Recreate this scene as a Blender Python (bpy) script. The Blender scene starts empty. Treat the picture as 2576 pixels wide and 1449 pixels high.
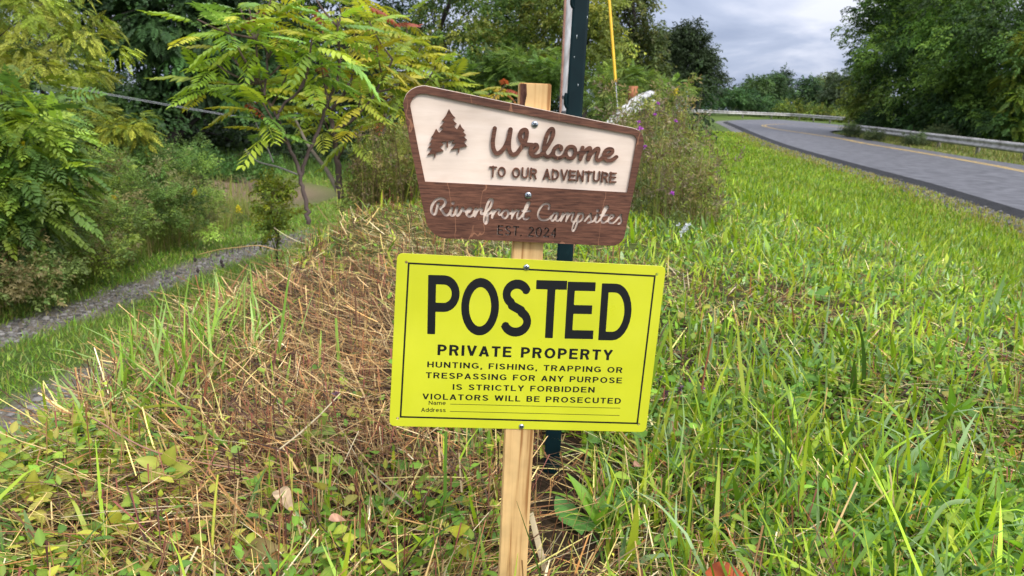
import bpy, bmesh, math, random
import numpy as np
from mathutils import Vector, Matrix

scene = bpy.context.scene
COL = scene.collection
rng = np.random.default_rng(11)
random.seed(11)

# ------------------------------------------------------------------ camera
F = 1857.0                      # focal length in units of a 2576-wide picture
PITCH, ROLL, ZC = math.radians(12.5), math.radians(2.4), 0.68
fw = np.array([0, math.cos(PITCH), -math.sin(PITCH)])
_r0 = np.array([1.0, 0, 0]); _u0 = np.array([0, math.sin(PITCH), math.cos(PITCH)])
CR = math.cos(ROLL) * _r0 + math.sin(ROLL) * _u0
CU = -math.sin(ROLL) * _r0 + math.cos(ROLL) * _u0
CC = np.array([0, 0, ZC])
cam = bpy.data.cameras.new("camera")
cam.sensor_width = 36.0
cam.lens = 36.0 * F / 2576
cam.clip_start = 0.05; cam.clip_end = 3000
cam.dof.use_dof = True
cam.dof.focus_distance = 0.97
cam.dof.aperture_fstop = 14
camo = bpy.data.objects.new("camera", cam)
camo.matrix_world = Matrix([[CR[i], CU[i], -fw[i], CC[i]] for i in range(3)] + [[0, 0, 0, 1]])
COL.objects.link(camo); scene.camera = camo

# ------------------------------------------------------------------ sky and sun
SUN_DIR = np.array([0.42, -0.55, 0.72]); SUN_DIR /= np.linalg.norm(SUN_DIR)
SUN_EL = math.asin(SUN_DIR[2]); SUN_AZ = math.atan2(SUN_DIR[0], SUN_DIR[1])
world = bpy.data.worlds.new("World"); scene.world = world; world.use_nodes = True
nt = world.node_tree; nt.nodes.clear()
def N(t, **kw):
    n = nt.nodes.new(t)
    for k, v in kw.items():
        setattr(n, k, v)
    return n
def LK(a, b): nt.links.new(a, b)
def math_node(op, a, b=None, clamp=False):
    n = N('ShaderNodeMath', operation=op); n.use_clamp = clamp
    for i, v in enumerate((a, b)):
        if v is None: continue
        if hasattr(v, 'is_linked'): LK(v, n.inputs[i])
        else: n.inputs[i].default_value = v
    return n.outputs[0]
tc = N('ShaderNodeTexCoord')
sky = N('ShaderNodeTexSky', sky_type='NISHITA', sun_disc=False)
sky.sun_elevation = SUN_EL; sky.sun_rotation = SUN_AZ; sky.air_density = 1.0; sky.dust_density = 2.0
sep = N('ShaderNodeSeparateXYZ'); LK(tc.outputs['Generated'], sep.inputs[0])
zc_ = math_node('MAXIMUM', sep.outputs[2], 0.0)
den = math_node('ADD', zc_, 0.16)
px = math_node('DIVIDE', sep.outputs[0], den); py = math_node('DIVIDE', sep.outputs[1], den)
cmb = N('ShaderNodeCombineXYZ'); LK(px, cmb.inputs[0]); LK(py, cmb.inputs[1])
n1 = N('ShaderNodeTexNoise'); n1.inputs['Scale'].default_value = 1.1; n1.inputs['Detail'].default_value = 6.0
n1.inputs['Roughness'].default_value = 0.52; n1.inputs['Distortion'].default_value = 0.5
LK(cmb.outputs[0], n1.inputs['Vector'])
rmp = N('ShaderNodeValToRGB'); LK(n1.outputs[0], rmp.inputs[0])
e = rmp.color_ramp.elements
e[0].position = 0.36; e[0].color = (1.75, 2.12, 3.2, 1)
e[1].position = 0.66; e[1].color = (3.9, 4.2, 5.2, 1)
el = e.new(0.50); el.color = (2.35, 2.75, 3.9, 1)
# an overcast dome is brighter overhead and round the veiled sun than at the horizon
up = math_node('MULTIPLY', math_node('POWER', zc_, 1.0), 2.6)
dotn = N('ShaderNodeVectorMath', operation='DOT_PRODUCT'); LK(tc.outputs['Generated'], dotn.inputs[0]); dotn.inputs[1].default_value = tuple(SUN_DIR)
sg = math_node('MULTIPLY', math_node('POWER', math_node('MAXIMUM', dotn.outputs['Value'], 0.0), 3.0), 2.2)
lift = math_node('ADD', up, sg)
warm = N('ShaderNodeVectorMath', operation='SCALE'); warm.inputs[0].default_value = (1.35, 1.15, .82); LK(lift, warm.inputs['Scale'])
gain = N('ShaderNodeVectorMath', operation='ADD'); LK(warm.outputs[0], gain.inputs[0]); gain.inputs[1].default_value = (1, 1, 1)
mul = N('ShaderNodeVectorMath', operation='MULTIPLY'); LK(rmp.outputs[0], mul.inputs[0]); LK(gain.outputs[0], mul.inputs[1])
mixs = N('ShaderNodeMix', data_type='RGBA'); mixs.inputs[0].default_value = 0.9
LK(sky.outputs[0], mixs.inputs[6]); LK(mul.outputs[0], mixs.inputs[7])
bg = N('ShaderNodeBackground'); bg.inputs[1].default_value = 0.10
LK(mixs.outputs[2], bg.inputs[0])
wo = N('ShaderNodeOutputWorld'); LK(bg.outputs[0], wo.inputs[0])

sl = bpy.data.lights.new("sun", 'SUN'); sl.energy = 1.5; sl.angle = math.radians(12); sl.color = (1.0, 0.965, 0.91)
so = bpy.data.objects.new("sun", sl); COL.objects.link(so)
so.rotation_euler = Vector(SUN_DIR).to_track_quat('Z', 'Y').to_euler(); so.location = (5, -6, 12)
vs = scene.view_settings
vs.view_transform = 'Standard'; vs.look = 'None'; vs.gamma = 1.0; vs.exposure = 0.75
vs.use_curve_mapping = False
scene.cycles.max_bounces = 8; scene.cycles.transparent_max_bounces = 4
scene.cycles.use_adaptive_sampling = True

# ------------------------------------------------------------------ pixel helpers (calibration only)
def ray(x, y): return fw + (x - 1288) / F * CR - (y - 724.5) / F * CU
def P(x, y, d): return CC + ray(x, y) * d
ROAD_A, ROAD_B = -1.02, 0.04
def road_z(y): return ROAD_A + ROAD_B * y
def on_road(x, y):
    d = ray(x, y); t = (ROAD_A + 0 - ZC) / (d[2] - ROAD_B * d[1]); return CC + d * t
def sstep(a, b, x):
    t = np.clip((x - a) / (b - a), 0, 1); return t * t * (3 - 2 * t)
def vnoise(x, y, s, seed=0):
    """cheap smooth value noise, vectorised"""
    x = np.asarray(x, float) / s + 37.1 * seed; y = np.asarray(y, float) / s - 19.7 * seed
    xi = np.floor(x).astype(np.int64); yi = np.floor(y).astype(np.int64); xf = x - xi; yf = y - yi
    def h(a, b):
        n = (a * 374761393 + b * 668265263 + seed * 974711) & 0x7fffffff
        n = ((n ^ (n >> 13)) * 1274126177) & 0x7fffffff
        return ((n ^ (n >> 16)) & 0xffff) / 65535.0
    u = xf * xf * (3 - 2 * xf); v = yf * yf * (3 - 2 * yf)
    return (h(xi, yi) * (1 - u) + h(xi + 1, yi) * u) * (1 - v) + (h(xi, yi + 1) * (1 - u) + h(xi + 1, yi + 1) * u) * v

EDGE_L = np.array([on_road(*p) for p in [(3100, 690), (2850, 610), (2576, 531), (2443, 491), (2340, 461), (2235, 434), (2110, 401), (1985, 366), (1902, 336), (1860, 318), (1828, 306)]])
EDGE_FAR = np.array([on_road(*p) for p in [(1843, 302.5), (1900, 301), (1960, 301), (2026, 306), (2131, 316), (2230, 326)]])
EDGE_R = np.array([on_road(*p) for p in [(3100, 520), (2850, 464), (2576, 416), (2450, 397), (2327, 377), (2230, 360), (2151, 345), (2105, 337), (2086, 331.5), (2110, 328), (2160, 329), (2230, 335)]])
def edge_left_x(y):
    o = np.argsort(EDGE_L[:, 1]); return np.interp(y, EDGE_L[o, 1], EDGE_L[o, 0])
CREST = -0.87
def crest_x(y): return CREST - 0.03 * np.asarray(y) + 0.12 * (vnoise(y, y * 0 + 3.3, 0.9, 5) - 0.5)
def H(x, y):
    """ground height: mown bank in the middle, sunken lane on the left, road shelf on the right"""
    x = np.asarray(x, float); y = np.asarray(y, float)
    base = 0.02 * np.maximum(0, y - 7) + 0.05 * (vnoise(x, y, 0.7, 1) - 0.5) + 0.10 * (vnoise(x, y, 2.2, 2) - 0.5) * sstep(1.5, 4, y)
    cx = crest_x(y)
    s = sstep(0.0, 1.0, (cx - x) / .75)
    lane = -1.07 + 0.04 * (vnoise(x, y, 0.8, 3) - 0.5) + 0.35 * sstep(4.2, 8.0, -x) - 0.35 * sstep(26, 60, y) * 0
    z = base * (1 - s) + lane * s
    z = z - .075 * np.exp(-((x - .02) ** 2 + (y - .95) ** 2) / .12)
    z = z - .045 * np.exp(-((x - .085) ** 2 + (y - 1.42) ** 2) / .03)
    ex = np.maximum(edge_left_x(y) - 0.75, 1.0)
    t = sstep(0.12, 1.0, x / ex)
    rz = road_z(np.minimum(y, 120)) - 0.10
    z = z * (1 - t) + rz * t
    return z

# ------------------------------------------------------------------ mesh helpers
class Geo:
    def __init__(s): s.v = []; s.f = []; s.c = []; s.n = 0
    def add(s, v, f, c):
        v = np.asarray(v, np.float32).reshape(-1, 3); f = np.asarray(f, np.int64).reshape(-1, 4)
        c = np.asarray(c, np.float32)
        if c.ndim == 1: c = np.broadcast_to(c, (len(v), 3))
        s.v.append(v); s.f.append(f + s.n); s.c.append(c.reshape(-1, 3)); s.n += len(v)
    def build(s, name, mat, parent=None, smooth=False, origin=None):
        v = np.concatenate(s.v); f = np.concatenate(s.f); c = np.concatenate(s.c)
        if origin is not None: v = v - np.asarray(origin, np.float32)
        me = bpy.data.meshes.new(name)
        me.vertices.add(len(v)); me.vertices.foreach_set('co', v.ravel().astype(np.float32))
        me.loops.add(f.size); me.loops.foreach_set('vertex_index', f.ravel().astype(np.int32))
        me.polygons.add(len(f)); me.polygons.foreach_set('loop_start', np.arange(0, f.size, 4, dtype=np.int32))
        if smooth: me.polygons.foreach_set('use_smooth', np.ones(len(f), bool))
        at = me.attributes.new('Col', 'FLOAT_COLOR', 'POINT')
        at.data.foreach_set('color', np.concatenate([c, np.ones((len(c), 1), np.float32)], 1).ravel().astype(np.float32))
        me.update(calc_edges=True); me.validate()
        me.materials.append(mat)
        return link(name, me, parent)
def link(name, me, parent=None):
    o = bpy.data.objects.new(name, me); COL.objects.link(o)
    if parent is not None: o.parent = parent
    return o
def thing(name, label, cat, loc=(0, 0, 0), group=None):
    o = bpy.data.objects.new(name, None); COL.objects.link(o); o.location = tuple(float(q) for q in loc)
    o.empty_display_size = 0.1
    return tag(o, label, cat, group)
def tag(o, label, cat, group=None, kind=None):
    o['label'] = label; o['category'] = cat
    if group: o['group'] = group
    if kind: o['kind'] = kind
    return o
def struct(o):
    o['kind'] = 'structure'; return o
def tube(geo, pts, rad, col, sides=6):
    pts = np.asarray(pts, float); n = len(pts); rad = np.broadcast_to(np.asarray(rad, float), (n,))
    tg = np.gradient(pts, axis=0); tg /= np.linalg.norm(tg, axis=1)[:, None] + 1e-9
    ref = np.array([0.31, 0.17, 0.93]) if abs(tg[0] @ np.array([0.31, 0.17, 0.93])) < .9 else np.array([1., 0, 0])
    a = np.cross(tg, ref); a /= np.linalg.norm(a, axis=1)[:, None]; b = np.cross(tg, a)
    th = np.arange(sides) * 2 * math.pi / sides
    v = pts[:, None] + rad[:, None, None] * (np.cos(th)[None, :, None] * a[:, None] + np.sin(th)[None, :, None] * b[:, None])
    i = np.arange(n - 1)[:, None] * sides; j = np.arange(sides)[None]; k = (j + 1) % sides
    f = np.stack([i + j, i + k, i + sides + k, i + sides + j], -1)
    geo.add(v.reshape(-1, 3), f.reshape(-1, 4), col)
    if rad[-1] > 0.003 and sides == 6:
        geo.add(v[-1], [[0, 1, 2, 3], [0, 3, 4, 5]], col)
def smooth_path(pts, n=4):
    pts = np.asarray(pts, float); k = len(pts)
    if k < 3: 
        t = np.linspace(0, 1, n + 1)[:, None]; return pts[0] * (1 - t) + pts[-1] * t
    e = np.vstack([2 * pts[0] - pts[1], pts, 2 * pts[-1] - pts[-2]]); out = []
    for i in range(k - 1):
        p0, p1, p2, p3 = e[i:i + 4]
        for t in np.linspace(0, 1, n, endpoint=False):
            out.append(0.5 * ((2 * p1) + (p2 - p0) * t + (2 * p0 - 5 * p1 + 4 * p2 - p3) * t * t + (3 * p1 - p0 - 3 * p2 + p3) * t ** 3))
    out.append(pts[-1]); return np.array(out)
def boxes(geo, c, half, col, rot=None):
    s = np.array([[-1, -1, -1], [1, -1, -1], [1, 1, -1], [-1, 1, -1], [-1, -1, 1], [1, -1, 1], [1, 1, 1], [-1, 1, 1]], float) * np.asarray(half)
    if rot is not None: s = s @ np.asarray(rot).T
    geo.add(s + np.asarray(c), [[0, 3, 2, 1], [4, 5, 6, 7], [0, 1, 5, 4], [1, 2, 6, 5], [2, 3, 7, 6], [3, 0, 4, 7]], col)
def norm(a): return a / (np.linalg.norm(a, axis=-1, keepdims=True) + 1e-9)
def frames(xdir, zhint):
    x = norm(xdir); y = norm(np.cross(zhint, x)); z = np.cross(x, y); return np.stack([x, y, z], -1)
def instance(geo, T, pos, rot, scale, col, jit=0.0, rng=rng):
    v, f, vc = T; K = len(v); n = len(pos)
    sc = np.asarray(scale, float).reshape(n, -1, 1) if np.ndim(scale) else np.full((n, 1, 1), scale)
    w = np.einsum('nij,kj->nki', rot, v) * np.broadcast_to(sc, (n, 1, 1)) + pos[:, None]
    c = col[:, None, :] * vc[None]
    ff = f[None] + (np.arange(n) * K)[:, None, None]
    geo.add(w.reshape(-1, 3), ff.reshape(-1, 4), c.reshape(-1, 3))
def leaf_q(base, tip, side, w, fold=0.0, up=np.array([0, 0, 1.])):
    """one leaf = 2 quads folded on its midrib: base, left, tip, right + mid"""
    m = base + (tip - base) * 0.42; m2 = base + (tip - base) * 0.75
    return np.array([base, m + side * w + up * fold, m2 + side * w * .6 + up * fold * .6, tip, m2 - side * w * .6 + up * fold * .6, m - side * w + up * fold])
LF = np.array([[0, 1, 2, 3], [0, 3, 4, 5]])
def T_pinnate(pairs=7, L=1.0, ll=0.34, lw=0.05, droop=0.25, r=np.random.default_rng(1), curve=0.2):
    V = []; Fc = []; Cv = []; n = 0
    def rp(t): return np.array([t * L, 0, -curve * t * t * L])
    for i in range(pairs):
        t = 0.18 + 0.80 * i / (pairs - 1); env = math.sin(math.pi * (0.18 + 0.74 * (i / (pairs - 1)))) ** .6
        for sgn in (-1, 1):
            a = math.radians(72 - 30 * i / pairs + r.uniform(-8, 8)); l = ll * env * r.uniform(.88, 1.1)
            b = rp(t); d = np.array([math.cos(a), sgn * math.sin(a), -droop + r.uniform(-.1, .1)]); d /= np.linalg.norm(d)
            s = norm(np.cross(d, [0, 0, 1.])); q = leaf_q(b, b + d * l, s, lw * (.8 + .4 * env), 0.02)
            V.append(q); Fc.append(LF + n); n += 6; Cv.append(np.full((6, 3), r.uniform(.8, 1.2)))
    b = rp(.97); q = leaf_q(b, b + np.array([ll * .8, 0, -ll * .3]), np.array([0, 1., 0]), lw, .02); V.append(q); Fc.append(LF + n); n += 6; Cv.append(np.ones((6, 3)))
    q = np.array([rp(0) + [0, .008, 0], rp(.5) + [0, .006, 0], rp(.5) - [0, .006, 0], rp(0) - [0, .008, 0]]); V.append(q); Fc.append(np.array([[0, 1, 2, 3]]) + n); n += 4; Cv.append(np.full((4, 3), .8))
    q = np.array([rp(.5) + [0, .006, 0], rp(1), rp(1) - [0, .004, 0], rp(.5) - [0, .006, 0]]); V.append(q); Fc.append(np.array([[0, 1, 2, 3]]) + n); n += 4; Cv.append(np.full((4, 3), .8))
    return np.concatenate(V), np.concatenate(Fc), np.concatenate(Cv)
def T_spray(n=12, L=1.0, ll=0.28, lw=0.09, r=np.random.default_rng(2), spread=0.35):
    """twig with alternate simple leaves"""
    V = []; Fc = []; Cv = []; k = 0
    for i in range(n):
        t = (i + .5) / n; b = np.array([t * L, r.normal() * .05, r.normal() * spread * .3 - .1 * t])
        d = norm(np.array([r.uniform(.1, 1), r.uniform(-1, 1), r.uniform(-.9, .35)])); s = norm(np.cross(d, r.normal(size=3)))
        q = leaf_q(b, b + d * ll * r.uniform(.7, 1.2), s, lw * r.uniform(.7, 1.2)); V.append(q); Fc.append(LF + k); k += 6; Cv.append(np.full((6, 3), r.uniform(.7, 1.3)))
    return np.concatenate(V), np.concatenate(Fc), np.concatenate(Cv)

# ------------------------------------------------------------------ materials
def new_mat(name):
    m = bpy.data.materials.new(name); m.use_nodes = True; t = m.node_tree
    return m, t, t.nodes['Principled BSDF'], t.nodes['Material Output']
def leaf_mat(name, rough=0.55, transl=0.35, spec=0.35, tgain=(1.25, 1.2, 0.7)):
    m, t, b, out = new_mat(name)
    a = t.nodes.new('ShaderNodeAttribute'); a.attribute_name = 'Col'
    t.links.new(a.outputs['Color'], b.inputs['Base Color'])
    b.inputs['Roughness'].default_value = rough; b.inputs['Specular IOR Level'].default_value = spec
    if transl > 0:
        tr = t.nodes.new('ShaderNodeBsdfTranslucent'); mx = t.nodes.new('ShaderNodeMix'); mx.data_type = 'RGBA'; mx.blend_type = 'MULTIPLY'; mx.inputs[0].default_value = 1
        t.links.new(a.outputs['Color'], mx.inputs[6]); mx.inputs[7].default_value = (*tgain, 1)
        t.links.new(mx.outputs[2], tr.inputs[0])
        ms = t.nodes.new('ShaderNodeMixShader'); ms.inputs[0].default_value = transl
        t.links.new(b.outputs[0], ms.inputs[1]); t.links.new(tr.outputs[0], ms.inputs[2]); t.links.new(ms.outputs[0], out.inputs[0])
    return m
def noise_mat(name, stops, scale=(1, 1, 1), nscale=8, detail=6, rough=0.7, dist=0.0, bump=0.0, spec=0.3, coord='Object', metal=0.0, rot=(0, 0, 0), bscale=None):
    m, t, b, out = new_mat(name)
    tcn = t.nodes.new('ShaderNodeTexCoord'); mp = t.nodes.new('ShaderNodeMapping'); mp.inputs['Scale'].default_value = scale; mp.inputs['Rotation'].default_value = rot
    t.links.new(tcn.outputs[coord], mp.inputs[0])
    nz = t.nodes.new('ShaderNodeTexNoise'); nz.inputs['Scale'].default_value = nscale; nz.inputs['Detail'].default_value = detail; nz.inputs['Distortion'].default_value = dist
    t.links.new(mp.outputs[0], nz.inputs[0])
    r = t.nodes.new('ShaderNodeValToRGB'); t.links.new(nz.outputs[0], r.inputs[0])
    el = r.color_ramp.elements
    el[0].position = stops[0][0]; el[0].color = (*stops[0][1], 1); el[1].position = stops[-1][0]; el[1].color = (*stops[-1][1], 1)
    for p, c in stops[1:-1]:
        q = el.new(p); q.color = (*c, 1)
    t.links.new(r.outputs[0], b.inputs['Base Color'])
    b.inputs['Roughness'].default_value = rough; b.inputs['Specular IOR Level'].default_value = spec; b.inputs['Metallic'].default_value = metal
    if bump:
        bn = t.nodes.new('ShaderNodeBump'); bn.inputs['Strength'].default_value = bump; bn.inputs['Distance'].default_value = 0.01
        src = nz
        if bscale:
            src = t.nodes.new('ShaderNodeTexNoise'); src.inputs['Scale'].default_value = bscale; src.inputs['Detail'].default_value = 4; t.links.new(mp.outputs[0], src.inputs[0])
        t.links.new(src.outputs[0], bn.inputs['Height']); t.links.new(bn.outputs[0], b.inputs['Normal'])
    return m
def plain(name, col, rough=0.5, metal=0.0, spec=0.4):
    m, t, b, out = new_mat(name)
    b.inputs['Base Color'].default_value = (*col, 1); b.inputs['Roughness'].default_value = rough; b.inputs['Metallic'].default_value = metal; b.inputs['Specular IOR Level'].default_value = spec
    return m
M_grass = leaf_mat('grass_blade', 0.45, 0.35, 0.45)
M_straw = leaf_mat('dry_straw', 0.6, 0.12, 0.3, (1.0, .95, .85))
M_leaf = leaf_mat('leaf', 0.5, 0.38, 0.4)
M_far = leaf_mat('tree_leaf', 0.6, 0.3, 0.3)
M_flower = leaf_mat('petal', 0.7, 0.3, 0.2, (1, 1, 1))
M_bark = leaf_mat('bark', 0.85, 0.0, 0.2)
# ================================================================== the ground
def axis(a): return np.array(sorted(set(a)))
gx = axis(list(np.round(np.arange(-9, 12.01, 0.12), 3)) + list(np.arange(-30, 40.1, 1.0)) + list(np.arange(-150, 151, 10)) + [-900, -500, -300, 300, 500, 900])
gy = axis(list(np.round(np.arange(-1.5, 16.01, 0.12), 3)) + list(np.arange(16, 70.1, 0.8)) + list(np.arange(-40, 160, 10)) + [-300, 250, 500, 900, 1600])
GX, GY = np.meshgrid(gx, gy)
GZ = H(GX, GY)
# keep the ground below the asphalt
def inside(px_, py_, poly):
    r = np.zeros(px_.shape, bool); j = len(poly) - 1
    for i in range(len(poly)):
        xi, yi = poly[i][:2]; xj, yj = poly[j][:2]
        c = ((yi > py_) != (yj > py_)) & (px_ < (xj - xi) * (py_ - yi) / (yj - yi + 1e-12) + xi); r ^= c; j = i
    return r
road_poly = np.vstack([EDGE_L, EDGE_FAR, EDGE_R[::-1]])
inr = inside(GX, GY, road_poly)
GZ = np.where(inr, np.minimum(GZ, road_z(GY) - 0.12), GZ)
g = Geo()
nx, ny = len(gx), len(gy)
i, j = np.meshgrid(np.arange(nx - 1), np.arange(ny - 1))
fq = np.stack([j * nx + i, j * nx + i + 1, (j + 1) * nx + i + 1, (j + 1) * nx + i], -1)
def ground_colour(x, y):
    n1_ = vnoise(x, y, 0.35, 7); n2 = vnoise(x, y, 1.3, 8); n3 = vnoise(x, y, .12, 9)
    soil = np.stack([0.030 + .03 * n1_, 0.019 + .02 * n1_, 0.011 + .01 * n1_], -1)
    green = np.stack([0.05 + .05 * n2, 0.085 + .06 * n2, 0.014 + .01 * n2], -1)
    grav = np.stack([0.115 + .085 * n3, 0.098 + .075 * n3, 0.078 + .062 * n3], -1)
    dirt = np.stack([0.17 + .06 * n1_, 0.115 + .04 * n1_, 0.085 + .03 * n1_], -1)
    verge = sstep(2.0, 6.0, np.hypot(x, y)) * (x > crest_x(y))
    c = soil * (1 - verge[..., None]) + green * verge[..., None]
    lane = (x < crest_x(y) - .6) * 1.0
    w1 = lane_track(x, y)
    lc = green * 1.1
    c = c * (1 - lane[..., None]) + lc * lane[..., None]
    c = c * (1 - w1[..., None]) + grav * w1[..., None]
    bare = np.exp(-(((x + 5.7) / 1.7) ** 2 + ((y - 15.8) / 3.2) ** 2)) * 1.6; bare = np.clip(bare - .3, 0, 1) * (x < -2)
    c = c * (1 - bare[..., None]) + dirt * bare[..., None]
    return c
def lane_cx(y): return -3.92 + 0.12 * (np.asarray(y) - 5.4)
def lane_track(x, y):
    wob = 0.10 * (vnoise(x, y, 0.25, 12) - .5) + 0.22 * (vnoise(x, y, 0.9, 13) - .5)
    a = np.abs(x - lane_cx(y) + wob); b = np.abs(x - lane_cx(y) - 1.42 + wob)
    w = 1 - sstep(0.12, 0.38, np.minimum(a, b)); return w * (1 - sstep(10, 12.5, np.asarray(y)))
g.add(np.stack([GX, GY, GZ], -1).reshape(-1, 3), fq.reshape(-1, 4), ground_colour(GX, GY).reshape(-1, 3))
mg, t_, b_, o_ = new_mat('soil_and_turf')
at_ = t_.nodes.new('ShaderNodeAttribute'); at_.attribute_name = 'Col'
nz_ = t_.nodes.new('ShaderNodeTexNoise'); nz_.inputs['Scale'].default_value = 55; nz_.inputs['Detail'].default_value = 8; nz_.inputs['Roughness'].default_value = .7
tc_ = t_.nodes.new('ShaderNodeTexCoord'); t_.links.new(tc_.outputs['Object'], nz_.inputs[0])
rm_ = t_.nodes.new('ShaderNodeMapRange'); rm_.inputs[1].default_value = .25; rm_.inputs[2].default_value = .75; rm_.inputs[3].default_value = .35; rm_.inputs[4].default_value = 1.6
t_.links.new(nz_.outputs[0], rm_.inputs[0])
vm_ = t_.nodes.new('ShaderNodeVectorMath'); vm_.operation = 'SCALE'; t_.links.new(at_.outputs['Color'], vm_.inputs[0]); t_.links.new(rm_.outputs[0], vm_.inputs['Scale'])
t_.links.new(vm_.outputs[0], b_.inputs['Base Color']); b_.inputs['Roughness'].default_value = .9; b_.inputs['Specular IOR Level'].default_value = .15
bm_ = t_.nodes.new('ShaderNodeBump'); bm_.inputs['Strength'].default_value = .8; bm_.inputs['Distance'].default_value = .02; t_.links.new(nz_.outputs[0], bm_.inputs['Height']); t_.links.new(bm_.outputs[0], b_.inputs['Normal'])
struct(g.build('ground', mg, smooth=True))

# gravel stones of the lane: loose stones in the two wheel tracks
g = Geo()
n = 42000
yy = rng.uniform(2.2, 13, n); xx = lane_cx(yy) + np.where(rng.random(n) < .5, 0, 1.42) + rng.normal(0, .18, n)
k = (lane_track(xx, yy) > rng.uniform(.1, 1.1, n)) & (rng.random(n) < .05 + .8 * vnoise(xx, yy, .3, 17)); xx, yy = xx[k], yy[k]; n = len(xx)
sv = norm(np.array([[1, 0, 0], [0, 1, 0], [-1, 0, 0], [0, -1, 0], [.5, .5, .8], [-.5, .5, .8], [-.5, -.5, .8], [.5, -.5, .8]], float))
ST = (sv * [1, 1, .6], np.array([[0, 1, 5, 4], [1, 2, 6, 5], [2, 3, 7, 6], [3, 0, 4, 7], [4, 5, 6, 7]]), np.ones((8, 3)))
a = rng.uniform(0, 6.28, n); rot = frames(np.stack([np.cos(a), np.sin(a), rng.normal(0, .2, n)], -1), np.array([0, 0, 1.]))
s_ = rng.gamma(1.8, .0040, n) + .003
cl = (rng.uniform(.05, .24, n)[:, None] * np.array([1, .95, .90]))
instance(g, ST, np.stack([xx, yy, H(xx, yy) + s_ * .1], -1), rot, s_, cl)
o = g.build('gravel', M_bark); tag(o, 'grey gravel stones in the two wheel tracks of the sunken lane', 'gravel', kind='stuff')

# ================================================================== the road
def resample(p, n):
    d = np.r_[0, np.cumsum(np.linalg.norm(np.diff(p, axis=0), axis=1))]; t = np.linspace(0, d[-1], n)
    return np.stack([np.interp(t, d, p[:, i]) for i in range(3)], -1)
LFULL = smooth_path(np.vstack([EDGE_L, EDGE_FAR]), 6)
RFULL = smooth_path(EDGE_R, 6)
def corr(nn=160):
    """pair left and right edges so that strips between them run along the road"""
    nl = smooth_path(EDGE_L, 6); nf = smooth_path(np.vstack([EDGE_L[-1:], EDGE_FAR]), 6)
    ir = 8
    r1 = smooth_path(EDGE_R[:ir + 1], 6); r2 = smooth_path(EDGE_R[ir:], 6)
    return np.vstack([resample(nl, nn), resample(nf, nn)[1:]]), np.vstack([resample(r1, nn), resample(r2, nn)[1:]])
RL, RR = corr()
def strip(geo, A, B, dz, col, m=1):
    k = len(A)
    rows = [A * (1 - t) + B * t for t in np.linspace(0, 1, m + 1)]
    v = np.stack(rows, 1) + [0, 0, dz]; q = m + 1
    i = np.arange(k - 1)[:, None] * q + np.arange(m)[None]
    geo.add(v.reshape(-1, 3), np.stack([i, i + 1, i + q + 1, i + q], -1).reshape(-1, 4), col)
g = Geo(); strip(g, RL, RR, 0.0, (.1, .1, .1), 4)
low = RL.copy(); side = norm(np.gradient(RL, axis=0)); out = np.stack([-side[:, 1], side[:, 0], 0 * side[:, 0]], -1)
out *= np.sign(np.sum(out * (RL - RR), 1))[:, None]
lip = RL + out * .10; lip[:, 2] -= .11
m_road = noise_mat('worn_asphalt', [(.3, (.052, .052, .060)), (.5, (.088, .088, .099)), (.7, (.128, .128, .142))], nscale=3.0, detail=10, rough=.65, bump=.5, bscale=60, spec=.45, scale=(1, 1, 1))
struct(g.build('road', m_road))
g = Geo()
sh0 = RL - out * .02; sh0[:, 2] += .004
sh1 = RL + out * .36; sh1[:, 2] -= .10
strip(g, sh1, sh0, 0.0, (.1, .1, .1), 2)
m_tar = noise_mat('dark_tar_edge', [(.3, (.006, .006, .007)), (.7, (.022, .022, .025))], nscale=9, rough=.8, bump=.8, bscale=40)
struct(g.build('road_edge', m_tar))
g = Geo()
sh2 = RL + out * 1.05; sh2[:, 2] -= .085
strip(g, sh2, sh1, 0.004, (.1, .1, .1), 3)
m_gr = noise_mat('shoulder_gravel', [(.3, (.05, .05, .052)), (.5, (.12, .118, .115)), (.7, (.22, .215, .21))], nscale=24, detail=8, rough=.9, bump=1.0, bscale=35)
struct(g.build('road_shoulder', m_gr))
# double yellow line
yl = smooth_path(np.array([on_road(*p) for p in [(3100, 560), (2850, 495), (2576, 431), (2327, 386), (2176, 361), (2111, 348), (2020, 334.5), (1950, 324), (1922, 317), (1935, 313.5), (2000, 312.5), (2080, 317), (2180, 328)]]), 12)
sd = norm(np.gradient(yl, axis=0)); pr = np.stack([-sd[:, 1], sd[:, 0], 0 * sd[:, 0]], -1)
g = Geo()
for off in (-.115, .115):
    strip(g, yl + pr * (off - .06), yl + pr * (off + .06), .004, (.1, .1, .1))
m_yl = noise_mat('worn_yellow_paint', [(.36, (.20, .165, .12)), (.48, (.46, .31, .09)), (.75, (.58, .40, .11))], nscale=5, detail=8, rough=.7)
struct(g.build('road_marking', m_yl))

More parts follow.
